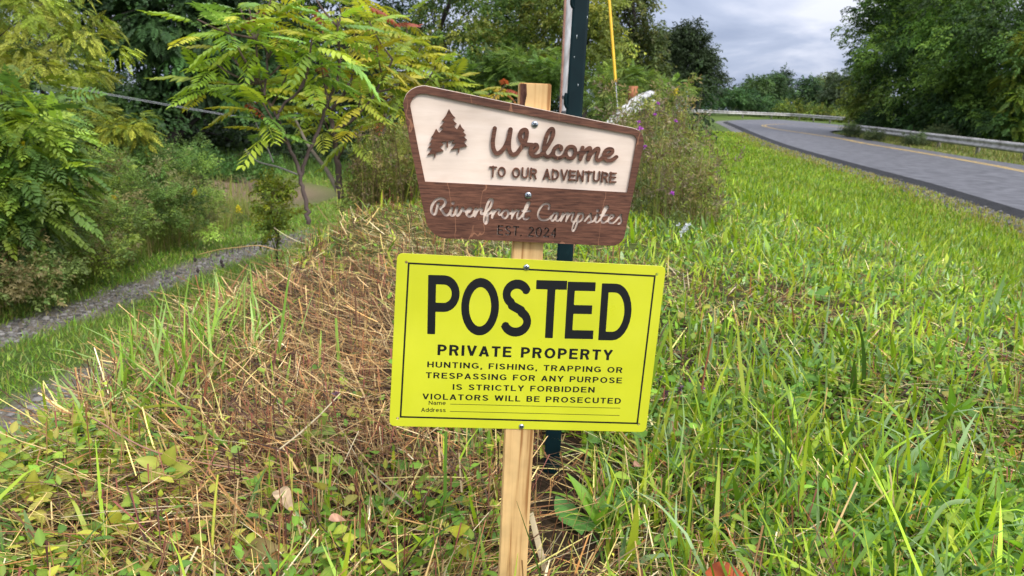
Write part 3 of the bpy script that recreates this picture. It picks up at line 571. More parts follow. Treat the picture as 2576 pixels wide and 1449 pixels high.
# --- welcome board
S_ = {'plate': [[-169.8, 114.3], [178.0, 106.2], [170.0, -126.0], [-178.6, -119.4]], 'border': [[-156.2, 102.7], [165.3, 93.9], [158.0, -114.2], [-164.9, -107.3]], 'holes': [[-158.2, 102.6], [166.7, 95.1], [159.0, -114.6], [-167.5, -108.6]], 'yscrew': [[-5.0, 100.1], [-1.9, -118.7]], 'lines': [[[-98.4, -87.9], [131.7, -91.5]], [[-98.7, -98.2], [131.5, -102.1]]], 'text': {'PRIVATE PROPERTY': [[-116.7, -19.7], [115.7, -23.4], [-116.1, -5.2]], 'HUNTING, FISHING, TRAPPING OR': [[-129.7, -36.6], [130.7, -40.9], [-129.1, -28.6]], 'TRESPASSING FOR ANY PURPOSE': [[-131.3, -51.6], [131.2, -55.7], [-131.5, -43.4]], 'IS STRICTLY FORBIDDEN': [[-95.7, -67.4], [94.7, -69.3], [-95.5, -59.4]], 'VIOLATORS WILL BE PROSECUTED': [[-135.2, -81.2], [131.9, -84.9], [-135.3, -73.1]], 'Name': [[-126.9, -88.8], [-104.3, -88.7], [-126.8, -83.2]], 'Address': [[-136.7, -98.8], [-104.1, -98.9], [-136.5, -93.0]]}, 'posted': {'P': [-130.3, -89.7, 8.6, 87.1], 'O': [-87.3, -38.4, 8.0, 84.8], 'S': [-35.9, 4.4, 7.2, 83.9], 'T': [8.7, 49.1, 6.0, 83.7], 'E': [49.8, 87.8, 5.6, 82.6], 'D': [94.8, 136.8, 4.3, 81.5]}, 'board': [[-163.2, 295.5], [-162.1, 302.3], [-158.7, 309.3], [-153.2, 314.3], [-146.2, 317.6], [-138.6, 319.0], [-131.6, 318.2], [-89.4, 311.8], [-17.9, 300.7], [55.0, 289.4], [117.2, 280.1], [124.8, 277.7], [129.9, 273.3], [132.8, 267.0], [133.3, 261.3], [126.9, 213.9], [120.6, 167.8], [118.3, 148.2], [116.6, 141.4], [112.4, 136.2], [107.2, 133.4], [101.2, 132.3], [49.6, 133.2], [-25.4, 134.7], [-84.6, 135.6], [-109.6, 136.0], [-117.6, 137.9], [-125.0, 142.6], [-131.0, 149.8], [-134.5, 158.5], [-144.0, 201.7], [-154.6, 250.9]], 'window': [[-154.8, 294.5], [-154.0, 300.0], [-151.2, 304.9], [-146.8, 308.5], [-142.0, 310.0], [-134.3, 309.7], [-74.9, 300.3], [11.6, 286.6], [114.8, 272.7], [120.1, 271.5], [123.7, 268.1], [124.2, 263.1], [117.4, 200.7], [-13.6, 203.7], [-135.8, 205.5], [-144.6, 244.9]], 'wscrew': [[-3.4, 279.7], [-7.9, 193.1]], 'emblem': [[-108.5, 293.7], [-105.9, 289.3], [-103.4, 286.1], [-100.6, 283.9], [-103.7, 281.5], [-101.7, 279.2], [-98.5, 276.6], [-102.3, 273.9], [-98.3, 270.0], [-94.7, 276.8], [-92.5, 272.4], [-88.9, 269.2], [-90.9, 267.2], [-87.0, 263.8], [-89.8, 261.7], [-85.7, 257.9], [-89.8, 255.1], [-85.3, 250.4], [-94.6, 248.2], [-94.7, 243.3], [-95.5, 241.4], [-96.4, 243.2], [-96.4, 247.7], [-105.2, 245.1], [-101.8, 249.3], [-99.1, 253.3], [-104.5, 253.2], [-100.7, 257.1], [-108.6, 255.6], [-108.6, 248.6], [-109.6, 247.3], [-110.5, 248.5], [-110.6, 255.3], [-117.1, 254.1], [-114.2, 251.0], [-118.7, 247.9], [-113.8, 243.6], [-123.4, 240.7], [-123.6, 236.3], [-124.3, 234.5], [-124.9, 236.3], [-125.1, 240.1], [-133.7, 238.0], [-131.1, 241.4], [-128.0, 246.4], [-133.1, 246.4], [-130.5, 249.4], [-128.1, 252.4], [-131.3, 253.0], [-128.9, 256.0], [-126.6, 259.2], [-129.4, 259.4], [-126.6, 263.3], [-123.5, 269.8], [-121.8, 267.4], [-119.8, 265.0], [-116.9, 268.0], [-114.4, 271.5], [-119.3, 271.4], [-116.0, 275.3], [-113.0, 279.5], [-116.9, 279.5], [-113.3, 284.0], [-111.0, 287.9]], 'welcome': [[[-52.3, 273.0], [-53.5, 264.9], [-54.2, 256.5], [-53.3, 249.4], [-50.8, 244.3], [-47.4, 243.2], [-43.2, 245.9], [-38.8, 251.9], [-36.1, 258.5], [-34.4, 265.0], [-33.4, 272.4]], [[-32.9, 272.5], [-33.7, 265.0], [-34.4, 256.6], [-33.7, 248.8], [-31.6, 244.0], [-28.2, 242.4], [-23.9, 244.3], [-20.2, 249.4], [-16.4, 255.4], [-13.7, 261.9], [-12.9, 268.4], [-13.7, 272.0], [-16.5, 272.7], [-19.7, 270.4], [-21.2, 265.5], [-20.0, 261.0], [-16.9, 257.3], [-11.8, 255.2], [-5.8, 255.0]], [[-4.4, 246.4], [-1.2, 248.8], [1.0, 252.1], [-0.1, 255.2], [-2.8, 255.2], [-5.7, 252.8], [-7.5, 249.2], [-7.0, 244.6], [-4.2, 241.8], [0.2, 241.3], [4.8, 242.8], [8.0, 245.9], [12.3, 252.6], [16.6, 259.9], [19.3, 266.5], [19.9, 271.7], [19.0, 274.9], [16.8, 275.1], [14.0, 272.1], [11.6, 266.2], [9.7, 258.3], [9.0, 251.8], [9.7, 245.9], [11.5, 242.4], [14.6, 241.2], [18.2, 243.0], [21.3, 247.7]], [[30.5, 250.6], [30.7, 253.3], [28.6, 255.1], [25.6, 254.7], [22.4, 251.6], [21.0, 247.0], [21.9, 243.1], [25.0, 240.6], [29.1, 240.4], [33.0, 242.5], [36.2, 245.6]], [[36.2, 245.0], [37.0, 249.6], [39.4, 253.6], [43.0, 255.0], [46.5, 253.9], [48.3, 250.7], [48.3, 246.1], [46.2, 241.7], [42.6, 240.3], [39.1, 241.5], [36.9, 245.0], [36.4, 246.9]], [[47.8, 248.7], [50.2, 247.5], [54.9, 248.3]], [[57.3, 254.3], [56.2, 249.0], [55.2, 243.7], [55.1, 239.4]], [[55.4, 239.8], [57.1, 245.1], [60.8, 250.5], [65.3, 254.1], [67.0, 253.3], [66.7, 248.7], [65.0, 243.4], [64.9, 239.3]], [[65.2, 239.8], [67.3, 244.8], [71.0, 250.2], [75.8, 253.9], [77.5, 252.8], [76.8, 248.5], [75.4, 243.8], [76.0, 240.2], [78.5, 239.3], [82.3, 242.1], [85.2, 245.5]], [[86.9, 245.2], [91.5, 246.7], [94.7, 249.8], [94.5, 253.1], [91.3, 254.0], [87.4, 252.2], [85.0, 248.4], [84.9, 244.2], [87.5, 240.6], [92.0, 239.5], [96.7, 241.3], [100.5, 244.4]]], 'adventure': [[-56.7, 214.6], [101.8, 212.4], [-57.1, 227.2]], 'river': [[[-118.9, 179.9], [-119.9, 176.1], [-121.1, 170.4], [-122.3, 166.7], [-123.8, 165.7], [-125.8, 166.4], [-127.4, 169.7], [-127.3, 174.3], [-125.3, 179.5], [-121.8, 183.7], [-117.3, 185.6], [-113.2, 185.3], [-110.6, 183.0], [-110.5, 179.5], [-113.0, 176.0], [-116.5, 173.9], [-114.4, 170.6], [-111.8, 166.6], [-109.2, 165.1], [-106.1, 166.0], [-103.9, 169.4], [-102.2, 174.6], [-102.7, 171.5], [-103.6, 167.3], [-102.5, 165.0], [-99.9, 165.4], [-98.0, 168.0], [-95.8, 175.0], [-96.2, 170.1], [-95.6, 165.5], [-93.8, 165.6], [-91.3, 169.3], [-89.8, 172.4], [-88.8, 174.8], [-88.3, 171.9], [-85.2, 170.5], [-82.0, 169.6], [-79.3, 171.7], [-78.1, 173.8], [-79.6, 174.5], [-82.1, 173.2], [-83.9, 170.0], [-83.2, 166.4], [-80.9, 164.4], [-78.0, 164.8], [-75.5, 166.7], [-74.3, 169.8], [-72.4, 174.5]], [[-72.5, 174.5], [-72.8, 170.4], [-73.4, 164.7]], [[-72.9, 166.2], [-71.3, 170.4], [-68.8, 173.6], [-65.7, 174.7], [-64.6, 173.7], [-65.6, 170.6], [-65.0, 168.0], [-62.9, 168.6], [-60.4, 170.2], [-56.4, 174.0], [-53.5, 178.7], [-52.1, 183.9], [-53.0, 186.7], [-55.3, 185.9], [-57.7, 181.2], [-59.5, 174.9], [-60.6, 168.7], [-61.4, 162.4], [-61.0, 158.3], [-59.4, 156.2], [-57.7, 158.4], [-57.1, 163.6], [-57.7, 168.3], [-55.2, 168.9], [-52.6, 170.5], [-50.9, 173.6], [-51.1, 169.5], [-51.6, 163.8]], [[-51.2, 165.9], [-49.0, 170.6], [-46.0, 173.8], [-43.2, 174.2], [-42.6, 172.6], [-43.6, 169.7], [-42.7, 167.7], [-40.6, 168.0], [-39.2, 170.4], [-37.2, 172.5], [-34.6, 173.7], [-32.2, 172.2], [-31.8, 168.6], [-33.0, 165.4], [-35.8, 163.5], [-38.4, 165.0], [-39.6, 167.8]], [[-31.9, 170.1], [-28.2, 169.7], [-26.1, 173.9], [-26.4, 169.2], [-26.9, 163.5]], [[-26.7, 165.1], [-24.6, 170.3], [-22.1, 173.0], [-19.6, 174.1], [-18.7, 172.6], [-19.9, 168.4], [-19.9, 164.2], [-18.1, 163.5], [-15.6, 165.9], [-9.7, 174.4], [-6.8, 180.2], [-5.7, 183.4], [-6.5, 184.7], [-8.5, 182.8], [-10.4, 178.1], [-11.9, 172.3], [-12.5, 166.6], [-11.5, 163.5], [-9.2, 163.0], [-6.6, 164.1], [-5.4, 165.2]], [[-14.4, 173.8], [-9.6, 173.1], [-4.4, 173.8]], [[19.0, 176.9], [19.6, 180.6], [18.5, 182.9], [15.3, 183.3], [11.7, 181.9], [8.3, 177.6], [6.2, 172.4], [6.1, 168.2], [7.9, 164.6], [11.1, 162.8], [15.3, 162.7], [19.4, 164.2], [22.4, 167.1]], [[30.6, 171.8], [27.4, 172.2], [24.4, 169.3], [23.0, 165.6], [23.7, 162.5], [25.8, 162.5], [28.3, 166.3], [30.9, 171.6], [29.8, 166.8], [29.5, 163.2], [31.1, 162.4], [33.7, 163.8], [35.6, 167.0], [37.4, 172.3], [36.9, 167.6], [35.6, 162.3]], [[36.3, 164.4], [39.1, 169.7], [42.6, 172.7], [44.0, 172.0], [42.9, 167.8], [41.9, 162.2]], [[42.6, 164.3], [45.4, 169.9], [49.2, 172.9], [50.9, 171.9], [49.6, 166.9], [49.0, 163.2], [51.2, 161.7], [54.3, 163.4], [57.1, 172.9]], [[57.1, 172.9], [56.1, 168.7], [53.7, 163.9], [51.9, 159.1], [50.6, 153.3], [51.1, 150.4], [52.9, 150.7], [54.8, 155.0], [56.3, 160.8], [56.5, 166.1], [57.5, 170.3], [60.6, 172.8], [63.0, 171.5], [63.3, 167.3], [61.1, 163.6], [58.1, 161.9]], [[65.7, 163.2], [68.4, 166.5], [71.3, 170.7], [72.7, 172.6], [72.1, 170.8], [73.1, 167.1], [74.1, 164.0], [72.9, 161.9], [69.8, 161.2]], [[73.9, 162.4], [77.5, 164.1], [81.3, 172.1], [80.3, 166.8], [79.7, 163.1], [81.4, 162.1], [83.9, 163.8], [89.2, 172.4], [92.5, 178.2], [93.9, 181.4], [92.7, 182.9], [90.7, 181.3], [88.9, 177.1], [87.4, 171.3], [86.7, 165.4], [87.8, 162.3], [90.4, 161.9], [93.5, 163.5], [97.1, 166.3], [100.7, 168.2], [102.6, 170.7], [101.5, 172.0], [98.3, 170.8], [96.2, 167.3], [96.5, 163.6], [99.0, 161.6], [102.7, 162.0], [105.7, 164.4], [108.2, 167.7], [110.6, 171.2], [111.5, 172.5], [111.0, 170.9], [111.9, 167.3], [112.9, 164.7], [111.8, 162.0], [109.2, 160.9]], [[84.5, 171.4], [89.3, 170.8], [94.8, 171.7]]], 'dots': [[-101.0, 180.3], [81.5, 176.8]], 'est': [[-44.9, 141.8], [30.7, 140.5], [-44.4, 154.6]], 'stakeL': [[-24.1, 329.1], [-24.0, -126.6], [-23.5, -344.9]], 'stakeR': [[16.1, 328.7], [14.8, -126.3], [15.6, -345.3]]}
brd = np.array(S_['board']); win = np.array(S_['window'])
def smooth_loop(p, n_=3):
    p = np.asarray(p); k = len(p); out_ = []
    for i_ in range(k):
        p0_, p1_, p2_, p3_ = p[i_ - 1], p[i_], p[(i_ + 1) % k], p[(i_ + 2) % k]
        if np.hypot(*(p2_ - p1_)) > 30: out_.append(p1_); continue
        for t in np.linspace(0, 1, n_, endpoint=False):
            # keep tangents short so the corners stay round without overshoot
            L = np.hypot(*(p2_ - p1_)); m1 = norm(p2_ - p0_) * L; m2 = norm(p3_ - p1_) * L
            out_.append((2 * t ** 3 - 3 * t ** 2 + 1) * p1_ + (t ** 3 - 2 * t ** 2 + t) * m1 + (-2 * t ** 3 + 3 * t ** 2) * p2_ + (t ** 3 - t ** 2) * m2)
    return np.array(out_)
brd_s = smooth_loop(brd); win_s = smooth_loop(win)
welcome = outline_mesh('welcome_board', [brd_s + [-.2, .9]], .0003, .0062, m_pale, post_root, tol=0)
welcome['label'] = 'cut-corner wooden board with brown frame and raised script'
def spl(s, n_=5): return smooth_path(np.array(s), n_) if len(s) > 2 else np.array(s)
river = [spl(s) for s in S_['river']]; rw = []
for k, s in enumerate(river): rw.append(3.4 if k in (0, 2) else 3.0)
dots = [np.array([d_, d_]) for d_ in S_['dots']]
cut = seg_sdf_contours(river + dots, rw + [4.6, 4.6], .16)
def font_loops(text, bl, br, tl, weight=0.0, space=1.0):
    c = bpy.data.curves.new('txt', 'FONT'); c.body = text; c.offset = weight; c.space_character = space
    ob = bpy.data.objects.new('txt', c); COL.objects.link(ob); dg = bpy.context.evaluated_depsgraph_get(); dg.update()
    cv = ob.to_curve(dg); L = []
    for s in cv.splines:
        if s.type == 'BEZIER':
            pts_ = []; B_ = s.bezier_points; m_ = len(B_)
            for i_ in range(m_):
                a, b = B_[i_], B_[(i_ + 1) % m_]
                for t in np.linspace(0, 1, 6, endpoint=False):
                    pts_.append(np.array(a.co.xy) * (1 - t) ** 3 + 3 * np.array(a.handle_right.xy) * t * (1 - t) ** 2 + 3 * np.array(b.handle_left.xy) * t * t * (1 - t) + np.array(b.co.xy) * t ** 3)
            L.append(np.array(pts_))
        else: L.append(np.array([p_.co.xy for p_ in s.points]))
    ob.to_curve_clear(); bpy.data.objects.remove(ob); bpy.data.curves.remove(c)
    A_ = np.concatenate(L); lo = A_.min(0); hi = A_.max(0); bl, br, tl = map(np.array, (bl, br, tl))
    ex = (br - bl) / (hi[0] - lo[0]); ey = np.array([-ex[1], ex[0]]); ey = ey / np.hypot(*ey) * (np.hypot(*(tl - bl)) / (hi[1] - max(lo[1], 0) if lo[1] > -.1 else hi[1]))
    out_ = []
    for l in L:
        q = bl + (l[:, :1] - lo[0]) * ex + (l[:, 1:]) * ey
        k_ = np.hypot(*(q - np.roll(q, 1, 0)).T) > 1e-4; out_.append(q[k_])
    return out_
embl = outline_mesh('tree_emblem', [np.array(S_['emblem'])], .0063, .0096, m_brown, welcome, tol=0)
wl = seg_sdf_contours([spl(s) for s in S_['welcome']], [5.1, 5.1, 4.5, 4.3, 4.4, 3.2, 4.2, 4.2, 4.2, 4.4], .2)
outline_mesh('script_lettering', wl, .0063, .0097, m_brown, welcome, tol=.04)

# --- plain sans capitals drawn as thick strokes
def arc(cx, cy, rx, ry, a0, a1, n_=14):
    a = np.radians(np.linspace(a0, a1, n_)); return [(cx + rx * math.cos(t), cy + ry * math.sin(t)) for t in a]
def glyphs(w):
    h = w / 2; T1 = 1 - h
    def bowl(x0, x1, yb, yt, r=None):
        r = (yt - yb) / 2; return [(x0, yt), (x1 - r, yt)] + arc(x1 - r, (yt + yb) / 2, r, r, 90, -90)[1:-1] + [(x1 - r, yb), (x0, yb)]
    G = {}
    G['P'] = (.62, [[(h, 0), (h, 1)], bowl(h, .62 - h, .46, T1)])
    G['R'] = (.66, [[(h, 0), (h, 1)], bowl(h, .64 - h, .50, T1), [(.38, .50), (.64 - h * .9, 0)]])
    G['B'] = (.63, [[(h, 0), (h, 1)], bowl(h, .59 - h, .53, T1), bowl(h, .63 - h, h, .53)])
    G['D'] = (.68, [[(h, 0), (h, 1)], [(h, T1), (.30, T1)] + arc(.30, .5, .38 - h, .5 - h, 90, -90) + [(h, h)]])
    G['O'] = (.76, [arc(.38, .5, .38 - h, .5 - h, 0, 360, 36)])
    G['C'] = (.70, [arc(.38, .5, .38 - h, .5 - h, 38, 322, 28)])
    G['G'] = (.74, [arc(.38, .5, .38 - h, .5 - h, 40, 325, 28), [(.42, .45), (.72 - h, .45), (.72 - h, .10)]])
    G['S'] = (.63, [arc(.315, .745, .29 - h, .255 - h, 15, 250, 18) [:-1] + [(.22, .55), (.42, .46)] + arc(.315, .255 + .01, .315 - h, .265 - h, 62, -165, 18)])
    G['E'] = (.60, [[(h, 0), (h, 1)], [(0, T1), (.58, T1)], [(0, .52), (.54, .52)], [(0, h), (.60, h)]])
    G['F'] = (.56, [[(h, 0), (h, 1)], [(0, T1), (.56, T1)], [(0, .50), (.48, .50)]])
    G['T'] = (.60, [[(.30, 0), (.30, 1)], [(0, T1), (.60, T1)]])
    G['I'] = (w, [[(h, 0), (h, 1)]])
    G['L'] = (.54, [[(h, 0), (h, 1)], [(0, h), (.54, h)]])
    G['H'] = (.66, [[(h, 0), (h, 1)], [(.66 - h, 0), (.66 - h, 1)], [(h, .52), (.66 - h, .52)]])
    G['N'] = (.67, [[(h, 0), (h, 1)], [(.67 - h, 0), (.67 - h, 1)], [(h, 1 - h * .6), (.67 - h, h * .6)]])
    G['U'] = (.66, [[(h, 1), (h, .30)] + arc(.33, .30, .33 - h, .30 - h, 180, 360)[1:-1] + [(.66 - h, .30), (.66 - h, 1)]])
    G['V'] = (.66, [[(h * .8, 1), (.33, h * .4)], [(.66 - h * .8, 1), (.33, h * .4)]])
    G['W'] = (.96, [[(h, 1), (.26, h * .5)], [(.26, h * .5), (.48, 1 - h * .5)], [(.48, 1 - h * .5), (.70, h * .5)], [(.70, h * .5), (.96 - h, 1)]])
    G['A'] = (.68, [[(h * .8, 0), (.34, 1 - h * .4)], [(.68 - h * .8, 0), (.34, 1 - h * .4)], [(.15, .30), (.53, .30)]])
    G['Y'] = (.66, [[(h * .8, 1), (.33, .45)], [(.66 - h * .8, 1), (.33, .45)], [(.33, 0), (.33, .46)]])
    G[','] = (w, [[(h, w), (h, .0)], [(h, .02), (h * .5, -.16)]])
    G['.'] = (w * 1.2, [[(w * .1, h), (w * 1.1, h)]])
    G['2'] = (.58, [arc(.28, .72, .28 - h, .28 - h, 165, -20, 14) + [(h * .6, h)], [(0, h), (.58, h)]])
    G['0'] = (.66, [arc(.33, .5, .33 - h, .5 - h, 0, 360, 30)])
    G['4'] = (.62, [[(.42, 0), (.42, 1 - h), (h, .30), (.62 - h, .30)]])
    G[' '] = (.30, [])
    x = .72
    G['a'] = (.54, [arc(.27, .27 - .02, .25 - h, .25 - h, 0, 360, 24), [(.54 - h, 0), (.54 - h, .40)] , arc(.27, .47, .27 - h, .25 - h, 0, 150, 10)])
    G['m'] = (.84, [[(h, 0), (h, x)], arc(.25, .47, .25 - h, .25 - h, 170, 0, 10) + [(.50 - h, 0)], arc(.59, .47, .25 - h, .25 - h, 170, 0, 10) + [(.84 - h, 0)]])
    G['e'] = (.56, [[(h, .37), (.56 - h, .37)] + arc(.28, .36, .28 - h, .36 - h, 2, 320, 26)])
    G['d'] = (.56, [arc(.28, .36, .28 - h, .36 - h, 0, 360, 26), [(.56 - h, 0), (.56 - h, 1)]])
    G['r'] = (.36, [[(h, 0), (h, x)], arc(.30, .42, .30 - h, .30 - h, 170, 80, 8)])
    G['s'] = (.50, [arc(.25, .53, .23 - h, .19 - h, 20, 250, 14)[:-1] + [(.2, .38), (.32, .34)] + arc(.25, .19, .25 - h, .19 - h, 62, -165, 14)])
    return G
def sans_line(text, bl, br, tl, w, space=.16, caps='butt', fit=None):
    G = glyphs(w); xs = 0; items = []
    for ch in text:
        adv, st = G[ch]; items.append((xs, st)); xs += adv + space
    tot = xs - space
    cache = {}; loops = []
    bl, br, tl = (np.array(q, float) for q in (bl, br, tl)); ex = (br - bl) / tot; hgt = np.hypot(*(tl - bl)); ey = np.array([-ex[1], ex[0]]) / np.hypot(*ex) * hgt
    for ch, (x0, st) in zip(text, items):
        if not st: continue
        if ch not in cache: cache[ch] = seg_sdf_contours(st, [w] * len(st), .018, caps)
        for l in cache[ch]: loops.append(bl + (l[:, :1] + x0) * ex + l[:, 1:] * ey)
    return loops
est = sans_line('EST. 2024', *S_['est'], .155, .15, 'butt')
outline_mesh('lettering_shade', [l + np.array([.75, .6]) for l in est], .0062, .0068, plain('painted_shade', (.055, .036, .028), .8), welcome, tol=.03)  # dark plate, shifted up and right: shade painted inside the cut-out letters
brown = outline_mesh('brown_face', [brd_s, win_s] + cut + est, .0063, .0096, m_brown, welcome, tol=.03)
adv = sans_line('TO OUR ADVENTURE', *S_['adventure'], .145, .15, 'round')
outline_mesh('capital_lettering', adv, .0063, .0092, m_brown, welcome, tol=.02)
def screw(parent, c, z, r=4.4):
    b_ = bmesh.new()
    bmesh.ops.create_uvsphere(b_, u_segments=20, v_segments=10, radius=1)
    for v in b_.verts: v.co = Vector((c[0] / 1000 + v.co.x * r / 1000, c[1] / 1000 + v.co.y * r / 1000, z + v.co.z * .0022))
    me = bpy.data.meshes.new('screw'); b_.to_mesh(me); b_.free()
    for p_ in me.polygons: p_.use_smooth = True
    me.transform(INV_ROOT @ SM); me.materials.append(m_screw); so_ = link('screw', me, parent)
    w_ = r * .62; h_ = .7
    cr = np.array([(-w_, -h_), (-h_, -h_), (-h_, -w_), (h_, -w_), (h_, -h_), (w_, -h_), (w_, h_), (h_, h_), (h_, w_), (-h_, w_), (-h_, h_), (-w_, h_)])
    a_ = random.uniform(0, 1.5); cr = cr @ np.array([[math.cos(a_), -math.sin(a_)], [math.sin(a_), math.cos(a_)]])
    me2 = outline_mesh('screw', [cr + np.array(c)], z + .0012, z + .00215, m_dark, parent, tol=0)
    # recess joins its head as one mesh
    bj = bmesh.new(); bj.from_mesh(me); n0 = len(bj.faces); bj.from_mesh(me2.data)
    bj.faces.ensure_lookup_table()
    for f_ in bj.faces[n0:]: f_.material_index = 1
    bj.to_mesh(me); bj.free(); me.materials.append(m_dark); bpy.data.objects.remove(me2)
    return so_
screw(welcome, S_['wscrew'][0], .0066); screw(welcome, S_['wscrew'][1], .0100)
# --- posted board
plate = rounded(S_['plate'], 8.5)
plate_o = outline_mesh('posted_board', [plate] + [circle(h_, 1.9) for h_ in S_['holes']], .0001, .0011, m_yellow, post_root, bevel=.0003, tol=0)
plate_o['label'] = 'bright yellow plastic notice board with black printing'
bo = np.array(S_['border'], float); cen = bo.mean(0)
bi = np.array([p_ + norm(norm(bo[k - 1] - p_) + norm(bo[(k + 1) % 4] - p_)) * 2.3 * 1.414 for k, p_ in enumerate(bo)])
outline_mesh('border_line', [bo, bi], .00112, .00118, m_black, plate_o, tol=0)
pos_l = []
Gp = glyphs(.155)
for ch, (l, r_, bb, tt) in S_['posted'].items():
    w_ = {'P': .155, 'O': .158, 'S': .160, 'T': .155, 'E': .155, 'D': .155}[ch]
    G1 = glyphs(w_); advw, st = G1[ch]
    over = .0
    for lp in seg_sdf_contours(st, [w_] * len(st), .012, 'butt'):
        lo = 0; q = np.stack([l + lp[:, 0] / advw * (r_ - l), bb + lp[:, 1] * (tt - bb)], -1)
        q[:, 0] += -.0 ; pos_l.append(q)
outline_mesh('headline_lettering', pos_l, .00112, .00118, m_black, plate_o, tol=.03)
tl_ = []
for k_, v_ in S_['text'].items():
    w_ = .195 if k_.startswith('PRIVATE') else .172 if k_.isupper() else .135
    tl_.append(sans_line(k_, *v_, w_, .17 if k_.isupper() else .10))
outline_mesh('headline_lettering', tl_[0], .00112, .00118, m_black, plate_o, tol=.02)
outline_mesh('notice_lettering', sum(tl_[1:5], []), .00112, .00118, m_black, plate_o, tol=.01)
fl = []
for a_, b2 in S_['lines']:
    a_, b2 = np.array(a_), np.array(b2); fl.append(np.array([a_, b2, b2 + [0, .7], a_ + [0, .7]]))
outline_mesh('form_lines', sum(tl_[5:], []) + fl, .00112, .00118, m_black, plate_o, tol=.005)
screw(plate_o, S_['yscrew'][0], .0012, 4.2); screw(plate_o, S_['yscrew'][1], .0012, 3.8)

# ================================================================== green steel fence post
def onto(x, y, d): return P(x, y, d)
top = P(1466, -60, 1.47); bot = P(1388, 1165, 1.56)
o0 = np.array([bot[0], bot[1], float(H(bot[0], bot[1]))])
T_ = thing('fence_post', 'dark green steel tee post standing just behind the wooden sign stake', 'fence post', o0)
m_green = noise_mat('dark_green_enamel', [(.2, (.001, .008, .011)), (.62, (.002, .013, .016)), (.80, (.006, .024, .027))], nscale=30, detail=9, rough=.45, spec=.12)
ax = top - bot; L_ = np.linalg.norm(ax); ax /= L_; xx_ = norm(np.cross(np.array([0, -1., 0.12]), ax)); yy_ = np.cross(ax, xx_)   # yy_ roughly away from the camera
if yy_[1] < 0: yy_ = -yy_
bmk = bmesh.new()
# tee section: front flange with rolled edges and a stem behind
sec = np.array([(-.0165, 0), (-.0165, .003), (-.004, .0042), (-.0028, .030), (.0028, .030), (.004, .0042), (.0165, .003), (.0165, 0), (.012, -.0012), (-.012, -.0012)])
sec = sec + [[0, 0]]
rows = []
for h_ in np.linspace(-.25, L_ + .12, 8):
    rows.append([bmk.verts.new(Vector(bot + ax * h_ + xx_ * p_[0] + yy_ * p_[1] - o0)) for p_ in sec])
for a_, b2 in zip(rows[:-1], rows[1:]):
    for k in range(len(sec)): bmk.faces.new([a_[k], a_[(k + 1) % len(sec)], b2[(k + 1) % len(sec)], b2[k]])
bmk.faces.new(rows[-1]); bmk.faces.new(rows[0][::-1]); bmesh.ops.recalc_face_normals(bmk, faces=bmk.faces[:])
me = bpy.data.meshes.new('shaft'); bmk.to_mesh(me); bmk.free(); me.materials.append(m_green); shaft = link('shaft', me, T_)
for yq in (248, -2):   # wire lugs folded out on the right-hand edge
    c = P(1469, yq, 1.468); g = Geo()
    Rm = np.stack([xx_, yy_, ax], -1)
    h_ = np.dot(c - bot, ax); q = bot + ax * h_ - o0
    tube(g, [q + xx_ * .0150 + ax * -.016, q + xx_ * .0185 + ax * -.010 - yy_ * .002, q + xx_ * .0195 + ax * .004 - yy_ * .004, q + xx_ * .0185 + ax * .012 - yy_ * .004], [.0035, .0036, .0036, .003], (.02, .05, .05), 8)
    g.build('lug', m_green, T_, smooth=True)
g = Geo()
m_scr = plain('bare_steel_chip', (.45, .5, .5), .4, .6)
for xq, yq, l_ in ((1452, 90, .004), (1478, 42, .003), (1462, 320, .002), (1446, 140, .0015), (1456, 210, .0025)):
    h_ = np.dot(P(xq, yq, 1.47) - bot, ax); xo = np.dot(P(xq, yq, 1.47) - bot - ax * h_, xx_)
    g = Geo(); boxes(g, bot + ax * h_ + xx_ * xo - yy_ * .0014 - o0, (.0005, .0003, l_), (.5, .5, .5), np.stack([xx_, yy_, ax], -1)); g.build('paint_chip', m_scr, T_)

# ================================================================== utility pole and guy
pb = P(1424, 345, 11.0); o0 = np.array([pb[0], pb[1], float(H(pb[0], pb[1]))])
T_ = thing('utility_pole', 'weathered grey utility pole seen behind the green steel post', 'utility pole', o0)
ptop = P(1450, -300, 11.0); ax = norm(ptop - pb); L_ = 8.5
g = Geo(); hs = np.linspace(-.3, L_, 12)
tube(g, [ax * h_ for h_ in hs], np.interp(hs, [0, L_], [.115, .085]), (.3, .3, .3), 16)
g.build('pole', noise_mat('weathered_pole', [(.3, (.22, .20, .19)), (.55, (.42, .41, .41)), (.75, (.60, .60, .61))], nscale=14, detail=8, rough=.85, bump=.4, scale=(1, 1, .15)), T_, smooth=True)
g = Geo(); off = norm(np.array([-.8, -.6, 0])) * .115
tube(g, [ax * h_ + off * np.interp(h_, [0, L_], [1.05, .85]) for h_ in np.linspace(0.5, L_, 8)], .018, (.3, .1, .05), 8)
g.build('ground_conduit', noise_mat('brown_conduit', [(.3, (.20, .09, .06)), (.7, (.36, .20, .15))], nscale=10), T_, smooth=True)
for h_ in (.62, .82, 1.05):
    g = Geo(); tube(g, [ax * (h_ - .02), ax * (h_ + .02)], .121, (.03, .03, .03), 16); g.build('band', plain('dark_band_%d' % int(h_ * 100), (.05, .05, .055), .6), T_, smooth=True)
gb = P(1548, 198, 10.0); gt = P(1500, -420, 10.6); gz = np.array([gb[0], gb[1], float(H(gb[0], gb[1]))])
T_ = thing('guy_wire', 'bright yellow plastic guard on a slanting guy wire against the trees', 'guy wire', gz)
dirg = norm(gt - gb); k_ = (gz[2] - gb[2]) / dirg[2]
g = Geo(); tube(g, [gb + dirg * (k_ - .1) - gz, gb + dirg * 7.2 - gz], .006, (.4, .4, .4), 6); g.build('wire', plain('guy_strand', (.3, .3, .32), .4, .7), T_)
